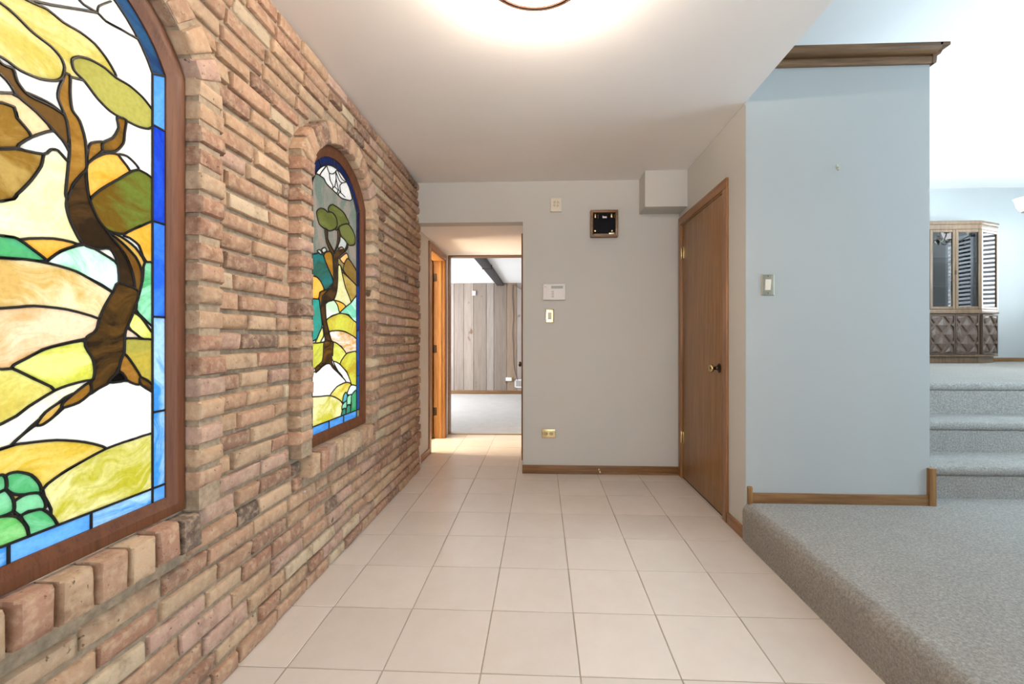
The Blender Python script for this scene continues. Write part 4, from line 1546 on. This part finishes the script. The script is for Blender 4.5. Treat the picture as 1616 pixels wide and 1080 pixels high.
def switch(name, x0, x1, z0, z1, y, label, plate, rocker_mat):
    t = thing(name, ((x0 + x1) / 2, y, z0), label, 'light switch')
    cx, cz = (x0 + x1) / 2, (z0 + z1) / 2
    w2, h2 = (x1 - x0) / 2, (z1 - z0) / 2
    mb = MB()
    # plate with a bevelled rim and a rectangular opening
    ins = .0085
    rw, rh = w2 * .46, h2 * .52
    def rect(a, b): return [(cx - a, cz - b), (cx + a, cz - b), (cx + a, cz + b), (cx - a, cz + b)]
    rings = [(rect(w2, h2), 0), (rect(w2, h2), -.003), (rect(w2 - ins * .5, h2 - ins * .5), -.0065), (rect(w2 - ins, h2 - ins), -.0055), (rect(rw, rh), -.005), (rect(rw, rh), -.001)]
    R_ = [[mb.bm.verts.new((p[0], y + d, p[1])) for p in r] for r, d in rings]
    for a, b in zip(R_, R_[1:]):
        for k in range(4):
            mb.bm.faces.new((a[k], a[(k + 1) % 4], b[(k + 1) % 4], b[k]))
    bmesh.ops.recalc_face_normals(mb.bm, faces=mb.bm.faces)
    link('plate', mb, plate, t)
    mb = MB()
    mb.prism([(y - .001, cz - rh + .0015), (y - .0045, cz - rh + .0015), (y - .006, cz), (y - .0095, cz + rh - .0015), (y - .001, cz + rh - .0015)], 'X', cx - rw + .001, cx + rw - .001, .0006)
    link('rocker', mb, rocker_mat, t)
    for s in (-1, 1):
        link('screw', MB().lathe([(0, -.007), (.0022, -.0066), (.003, -.005), (.003, 0), (0, 0)], (cx, y, cz + s * h2 * .80), 'Y', 12), M['bronze'], t)


switch('light_switch', .031, .100, 1.245, 1.360, yb, 'brass plated light switch below the white keypad', M['brass'], M['ivory'])
switch('light_switch', 1.209, 1.279, 1.352, 1.470, YB, 'pewter plated light switch on the pale blue grey stair wall', M['nickel'], M['ivory'])

t = thing('wall_outlet', (.057, yb, .295), 'brass plated power outlet set sideways low on the end wall', 'outlet')
mb = MB().prism([(.0, .293), (.114, .293), (.114, .363), (.0, .363)], 'Y', yb - .006, yb, .004, 2)
link('plate', mb, M['brass'], t)
for cx in (.034, .078):
    link('socket', MB().prism([(cx + .0165 * math.cos(a * math.pi / 10), .328 + max(-.0135, min(.0135, .0165 * math.sin(a * math.pi / 10)))) for a in range(20)], 'Y', yb - .0075, yb - .005), M['dull_brass'], t)
    mbx = MB()
    mbx.box(cx - .006, cx - .002, yb - .008, yb - .0072, .333, .3345).box(cx - .006, cx - .002, yb - .008, yb - .0072, .3215, .323).box(cx + .004, cx + .008, yb - .008, yb - .0072, .326, .330)
    link('slot', mbx, M['dark'], t)
t = tag(link('door_stop', MB().lathe([(0, 0), (.010, 0), (.010, -.003), (.004, -.006), (.004, -.045), (.008, -.048), (.008, -.058), (0, -.06)], (.47, BW - .014, .035), 'Y', 14), M['brass']),
        'small brass door stop on the end wall baseboard', 'door stop')
t = tag(link('wall_hook', MB().tube([(1.617, YB, 2.054), (1.617, YB - .012, 2.052), (1.617, YB - .016, 2.040), (1.617, YB - .012, 2.032), (1.617, YB - .006, 2.036)], .0028, 8).box(1.612, 1.622, YB - .003, YB, 2.04, 2.068, .001), M['nickel']),
        'tiny metal hook left high on the blue grey wall', 'hook')

# ================================================================== CEILING LIGHT
lx, ly = LAMP_LOC[0], LAMP_LOC[1]
t = thing('ceiling_light', (lx, ly, ZC), 'lit flush ceiling light with bronze ring at the top edge', 'ceiling light')
ZR = 2.33
link('canopy', MB().lathe([(0, 0), (.07, 0), (.07, -.012), (.05, -.02), (0, -.02)], (lx, ly, ZC), 'Z', 32), M['copper'], t)
rr = .191
link('ring', MB().lathe([(rr - .024, -.002), (rr - .020, -.005), (rr - .012, -.003), (rr - .008, -.006), (rr, 0), (rr, .010), (rr - .003, .016), (rr - .024, .016), (rr - .024, -.002)], (lx, ly, ZR), 'Z', 64), M['copper'], t)
mb = MB()
for k in range(3):
    a = k * 2 * math.pi / 3 + .5
    mb = MB().tube([(lx + .05 * math.cos(a), ly + .05 * math.sin(a), ZC - .015), (lx + .12 * math.cos(a), ly + .12 * math.sin(a), ZC - .035), (lx + (rr - .008) * math.cos(a), ly + (rr - .008) * math.sin(a), ZR + .01)], .004, 8)
    link('arm', mb, M['copper'], t)

m, nt, out = newmat('lit_opal_glass')
e = N(nt, 'ShaderNodeEmission')
e.inputs[0].default_value = (1.0, .86, .71, 1)
e.inputs[1].default_value = 21.0
tl = N(nt, 'ShaderNodeBsdfTranslucent')
tl.inputs[0].default_value = (.9, .85, .78, 1)
ad = N(nt, 'ShaderNodeAddShader')
nt.links.new(e.outputs[0], ad.inputs[0])
nt.links.new(tl.outputs[0], ad.inputs[1])
nt.links.new(ad.outputs[0], out.inputs[0])
M['lit_glass'] = m
pr = [((rr - .022) * math.sqrt(1 - k / 12), -.052 * k / 12) for k in range(12)] + [(0, -.052)]
link('glass_bowl', MB().lathe(pr, (lx, ly, ZR), 'Z', 48), m, t)
link('finial', MB().lathe([(0, .0), (.012, -.001), (.014, -.006), (.007, -.012), (.009, -.018), (.005, -.024), (0, -.026)], (lx, ly, ZR - .052), 'Z', 20), M['copper'], t)

# ================================================================== FAMILY ROOM DETAILS
y = YFAM
t = thing('motion_sensor', (-1.36, y, 1.98), 'small white sensor high on the plank wall', 'sensor')
link('housing', MB().box(-1.395, -1.325, y - .035, y, 1.985, 2.075, .008), M['white_plastic'], t)
link('lens', MB().box(-1.38, -1.34, y - .04, y - .033, 1.995, 2.03, .004), M['ivory'], t)
t = thing('plug_adapter', (-.65, y, .27), 'white plug adapter in the plank wall', 'power adapter')
link('body', MB().box(-.72, -.60, y - .05, y, .27, .34, .006), M['white_plastic'], t)
link('face_plate', MB().box(-.60, -.575, y - .008, y, .262, .36, .003), M['dull_brass'], t)
t = thing('wall_vent', (-.40, y, .10), 'white slatted vent low on the plank wall by the doorway edge', 'vent')
mb = MB()
vx0, vx1, vz0, vz1 = -.545, -.20, .13, .30
mb.box(vx0, vx1, y - .012, y, vz0, vz0 + .025, .003).box(vx0, vx1, y - .012, y, vz1 - .025, vz1, .003)
mb.box(vx0, vx0 + .025, y - .012, y, vz0, vz1, .003).box(vx1 - .025, vx1, y - .012, y, vz0, vz1, .003)
link('grille_frame', mb, M['white_plastic'], t)
mb = MB()
nsl = 16
for k in range(nsl):
    xx = vx0 + .03 + (vx1 - vx0 - .06) * k / (nsl - 1)
    mb.box(xx - .004, xx + .004, y - .009, y - .001, vz0 + .02, vz1 - .02)
link('slats', mb, M['white_plastic'], t)
link('recess', MB().box(vx0 + .01, vx1 - .01, y - .002, y, vz0 + .01, vz1 - .01), M['cable'], t)
pts = [(-.50 + .02 * math.sin(k * .8), y - .012, .30 + (2.20 - .30) * k / 16) for k in range(17)]
pts = [(-.58 + .10 * max(0, 1 - k / 5) ** 2 - .01 * math.sin(k), y - .012, .28 + 1.92 * k / 16) for k in range(17)]
tag(link('wall_cable', MB().tube(pts, .006, 8), M['cable']), 'thin dark cable running up the plank wall above the vent', 'cable')
pts = [(-.56 + .30 * k / 8, y - .02, 2.19 - .10 * math.sin(k / 8 * math.pi * .6)) for k in range(9)]
tag(link('hanging_wire', MB().tube(pts, .006, 8), M['cable']), 'dark wire drooping below the ceiling of the plank wall room', 'wire')

# ================================================================== CHINA CABINET
YC = 5.5
cz0 = ZU
t = thing('china_cabinet', (4.95, 5.7, cz0), 'walnut china cabinet with glass doors above carved diamond doors', 'cabinet')
xl, xr = 4.47, 5.385            # centre bay
xa, ya = 5.745, 5.66            # end of the right canted side
xb = 4.11


def plan(grow=0.0, back=5.97):
    return [(xl, YC - grow), (xr, YC - grow), (xa + grow, ya - grow * .6), (xa + grow, back), (xb - grow, back), (xb - grow, ya - grow * .6)]


ZK, ZD0, ZW0, ZW1, ZG1, ZTOP = cz0 + .085, cz0 + .10, 1.425, 1.475, 2.46, 2.565
link('plinth', MB().prism(plan(-.035), 'Z', cz0, ZK, .003), M['cab'], t)
link('lower_case', MB().prism(plan(-.035), 'Z', ZK, ZW0, .003), M['cab'], t)
link('bottom_rail', MB().prism(plan(.0), 'Z', ZK - .002, ZK + .022, .003), M['cab'], t)
link('waist', MB().prism(plan(.008), 'Z', ZW0, ZW1, .005), M['cab'], t)
mb = MB().prism(plan(.0), 'Z', ZG1, ZTOP - .04, .003)
mb.prism(plan(.010), 'Z', ZTOP - .045, ZTOP, .006)
link('cornice', mb, M['cab'], t)
# upper case: back and interior
mb = MB()
mb.prism([(xl, 5.93), (xr, 5.93), (xa, 5.93), (xa, 5.97), (xb, 5.97), (xb, 5.93)], 'Z', ZW1, ZG1)
link('back_panel', mb, M['cab_inside'], t)
for z in (1.80, 2.12):
    link('shelf', MB().prism(plan(-.04, 5.93), 'Z', z, z + .012, .002), M['cab_inside'], t)


def on_seg(p, q):
    p, q = Vector(p), Vector(q)
    d = (q - p)
    L = d.length
    d.normalize()
    n = Vector((d.y, -d.x))
    if n.y > 0:
        n = -n
    return p, d, n, L


def seg_box(mb, p, d, n, u0, u1, z0, z1, t0, t1, bev=.002):
    """box along a facade segment: u along it, t outwards"""
    bm = mb.bm
    old = set(bm.verts)
    mb.box(u0, u1, t0, t1, z0, z1, bev, 1)
    for v_ in [q_ for q_ in bm.verts if q_ not in old]:
        q = p + d * v_.co.x + n * v_.co.y
        v_.co.x, v_.co.y = q.x, q.y


def glass_door(p, q, label=None):
    p, d, n, L = on_seg(p, q)
    mb = MB()
    s = .035
    seg_box(mb, p, d, n, 0.002, s, ZW1 + .004, ZG1 - .003, -.02, .002)
    seg_box(mb, p, d, n, L - s, L - .002, ZW1 + .004, ZG1 - .003, -.02, .002)
    seg_box(mb, p, d, n, s, L - s, ZW1 + .004, ZW1 + .035, -.02, .001)
    seg_box(mb, p, d, n, s, L - s, ZG1 - .035, ZG1 - .003, -.02, .001)
    fr_ = link('glass_door', mb, M['cab'], t)
    mb = MB()
    seg_box(mb, p, d, n, s - .004, L - s + .004, ZW1 + .03, ZG1 - .03, -.012, -.008, 0)
    link('pane', mb, M['cab_glass'], fr_)
    return fr_


def carved_door(p, q):
    p, d, n, L = on_seg(p, q)
    z0, z1 = ZK + .028, ZW0 - .012
    mb = MB()
    s = .016
    seg_box(mb, p, d, n, .003, s, z0, z1, -.02, .008)
    seg_box(mb, p, d, n, L - s, L - .003, z0, z1, -.02, .008)
    seg_box(mb, p, d, n, s, L - s, z0, z0 + s, -.02, .007)
    seg_box(mb, p, d, n, s, L - s, z1 - s, z1, -.02, .007)
    seg_box(mb, p, d, n, s, L - s, z0 + s, z1 - s, -.02, -.008, 0)
    dr = link('carved_door', mb, M['cab_dark'], t)
    # raised diamonds in a staggered grid
    mb = MB()
    bm = mb.bm
    w0, w1, h0, h1 = s, L - s, z0 + s, z1 - s
    nc, nr = 2, 2
    pw, ph = (w1 - w0) / 1.5, (h1 - h0) / 2.0

    def clip(poly):
        for ax, lim, sg in ((0, w0, 1), (0, w1, -1), (1, h0, 1), (1, h1, -1)):
            out_ = []
            for i in range(len(poly)):
                a, b = poly[i], poly[(i + 1) % len(poly)]
                ia, ib = sg * (a[ax] - lim) >= -1e-9, sg * (b[ax] - lim) >= -1e-9
                if ia: out_.append(a)
                if ia != ib:
                    k = (lim - a[ax]) / (b[ax] - a[ax])
                    out_.append(tuple(a[m_] + (b[m_] - a[m_]) * k for m_ in (0, 1)))
            poly = out_
            if len(poly) < 3:
                return []
        return poly
    for r in range(-1, 6):
        for c in range(-1, 4):
            cx = w0 + pw * (c + (.5 if r % 2 else 0)) + pw * .25
            cz = h0 + ph * .5 * r
            k = .84
            big = clip([(cx - pw / 2 * k, cz), (cx, cz - ph / 2 * k), (cx + pw / 2 * k, cz), (cx, cz + ph / 2 * k)])
            if not big:
                continue
            mx_, mz_ = sum(p_[0] for p_ in big) / len(big), sum(p_[1] for p_ in big) / len(big)
            def PT(u, z, tt):
                q_ = p + d * u + n * tt
                return (q_.x, q_.y, z)
            lo = [bm.verts.new(PT(a, b, -.008)) for a, b in big]
            hi = [bm.verts.new(PT(mx_ + (a - mx_) * .80, mz_ + (b - mz_) * .80, .006)) for a, b in big]
            m2 = bm.verts.new(PT(mx_, mz_, .016))
            for i in range(len(big)):
                j = (i + 1) % len(big)
                bm.faces.new((lo[i], lo[j], hi[j], hi[i]))
                bm.faces.new((hi[i], hi[j], m2))
    bmesh.ops.recalc_face_normals(bm, faces=bm.faces)
    link('diamond_panel', mb, M['cab_dark'], dr, smooth=False)
    return dr


bay = [xl, xl + (xr - xl) / 3, xl + 2 * (xr - xl) / 3, xr]
for a, b in zip(bay, bay[1:]):
    glass_door((a, YC), (b, YC))
    carved_door((a, YC + .012 - .004), (b - (.02 if b == xr else 0), YC + .008))
glass_door((xr, YC), (xa, ya))
glass_door((xb, ya), (xl, YC))
carved_door((xr + .03, YC + .021), (xa - .004, ya + .006))
carved_door((xb + .004, ya + .006), (xl - .03, YC + .021))
link('side_panel', MB().box(xa - .02, xa, ya, 5.97, ZW1, ZG1, .002), M['cab'], t)
link('side_panel', MB().box(xb, xb + .02, ya, 5.97, ZW1, ZG1, .002), M['cab'], t)
link('latch', MB().box(bay[2] - .008, bay[2] + .004, YC - .012, YC, 1.90, 1.955, .002), M['bronze'], t)

# shuttered windows on the dining side wall (seen mirrored in the cabinet glass)
def shutter(n, y0, y1, label):
    t = thing('window_%d' % n, (XRR, (y0 + y1) / 2, 1.45), label, 'window', None, 'structure')
    mb = MB()
    mb.box(XRR - .03, XRR - .002, y0, y0 + .045, 1.45, 2.75, .003)
    mb.box(XRR - .03, XRR - .002, y1 - .045, y1, 1.45, 2.75, .003)
    mb.box(XRR - .03, XRR - .002, y0, y1, 1.45, 1.51, .003)
    mb.box(XRR - .03, XRR - .002, y0, y1, 2.69, 2.75, .003)
    link('shutter_frame', mb, M['shutter'], t)
    mb = MB()
    nl = 18
    for k in range(nl):
        z = 1.53 + (2.67 - 1.53) * (k + .5) / nl
        mb.prism([(XRR - .036, z - .020), (XRR - .030, z - .022), (XRR + .006, z + .014), (XRR + .0, z + .016)], 'Y', y0 + .045, y1 - .045)
    link('louvres', mb, M['shutter'], t)
    link('pane', MB().box(XRR + .06, XRR + .064, y0, y1, 1.45, 2.75), M['glass'], t)


shutter(3, 3.62, 4.08, 'narrow louvred window on the dining side wall')
shutter(4, 5.3, 5.9, 'louvred window in the dining room corner')

# ================================================================== CHANDELIER (only its left shade reaches the picture)
cx, cy, czz = 5.55, 4.75, 2.50
t = thing('chandelier', (cx, cy, ZCU), 'lit glass shade chandelier at the right edge of the photo', 'chandelier')
link('ceiling_cup', MB().lathe([(0, 0), (.06, 0), (.05, -.03), (.012, -.05), (0, -.05)], (cx, cy, ZCU), 'Z', 24), M['nickel'], t)
link('stem', MB().tube([(cx, cy, ZCU - .04), (cx, cy, czz)], .008, 10), M['nickel'], t)
link('hub', MB().lathe([(0, .06), (.02, .05), (.035, .02), (.04, 0), (.03, -.03), (.012, -.05), (.015, -.065), (0, -.08)], (cx, cy, czz), 'Z', 24), M['nickel'], t)
shade_m = emit('lit_shade_glass', (1.0, .97, .95), 5.0)
for k in range(5):
    a = math.pi + .15 + k * 2 * math.pi / 5
    ca, sa = math.cos(a), math.sin(a)
    R1 = .30
    pts = [(cx + ca * .03, cy + sa * .03, czz), (cx + ca * .12, cy + sa * .12, czz - .05), (cx + ca * .22, cy + sa * .22, czz - .045), (cx + ca * R1, cy + sa * R1, czz + .0), (cx + ca * (R1 + .02), cy + sa * (R1 + .02), czz + .03)]
    P = [(q[0], q[2]) for q in pts]
    sm = []
    for i in range(len(pts) - 1):
        for s_ in range(4):
            sm.append(tuple(pts[i][m_] + (pts[i + 1][m_] - pts[i][m_]) * s_ / 4 for m_ in range(3)))
    sm.append(pts[-1])
    arm = link('arm', MB().tube(sm, .008, 10), M['nickel'], t)
    ex, ey = cx + ca * (R1 + .02), cy + sa * (R1 + .02)
    link('shade_cup', MB().lathe([(0, 0), (.03, .0), (.036, .012), (.03, .02), (0, .02)], (ex, ey, czz + .025), 'Z', 20), M['nickel'], arm)
    link('glass_shade', MB().lathe([(.03, .0), (.055, .02), (.072, .055), (.078, .09), (.086, .125), (.098, .145), (.094, .145), (.072, .09), (.05, .025), (.026, .005)], (ex, ey, czz + .04), 'Z', 28), shade_m, arm)
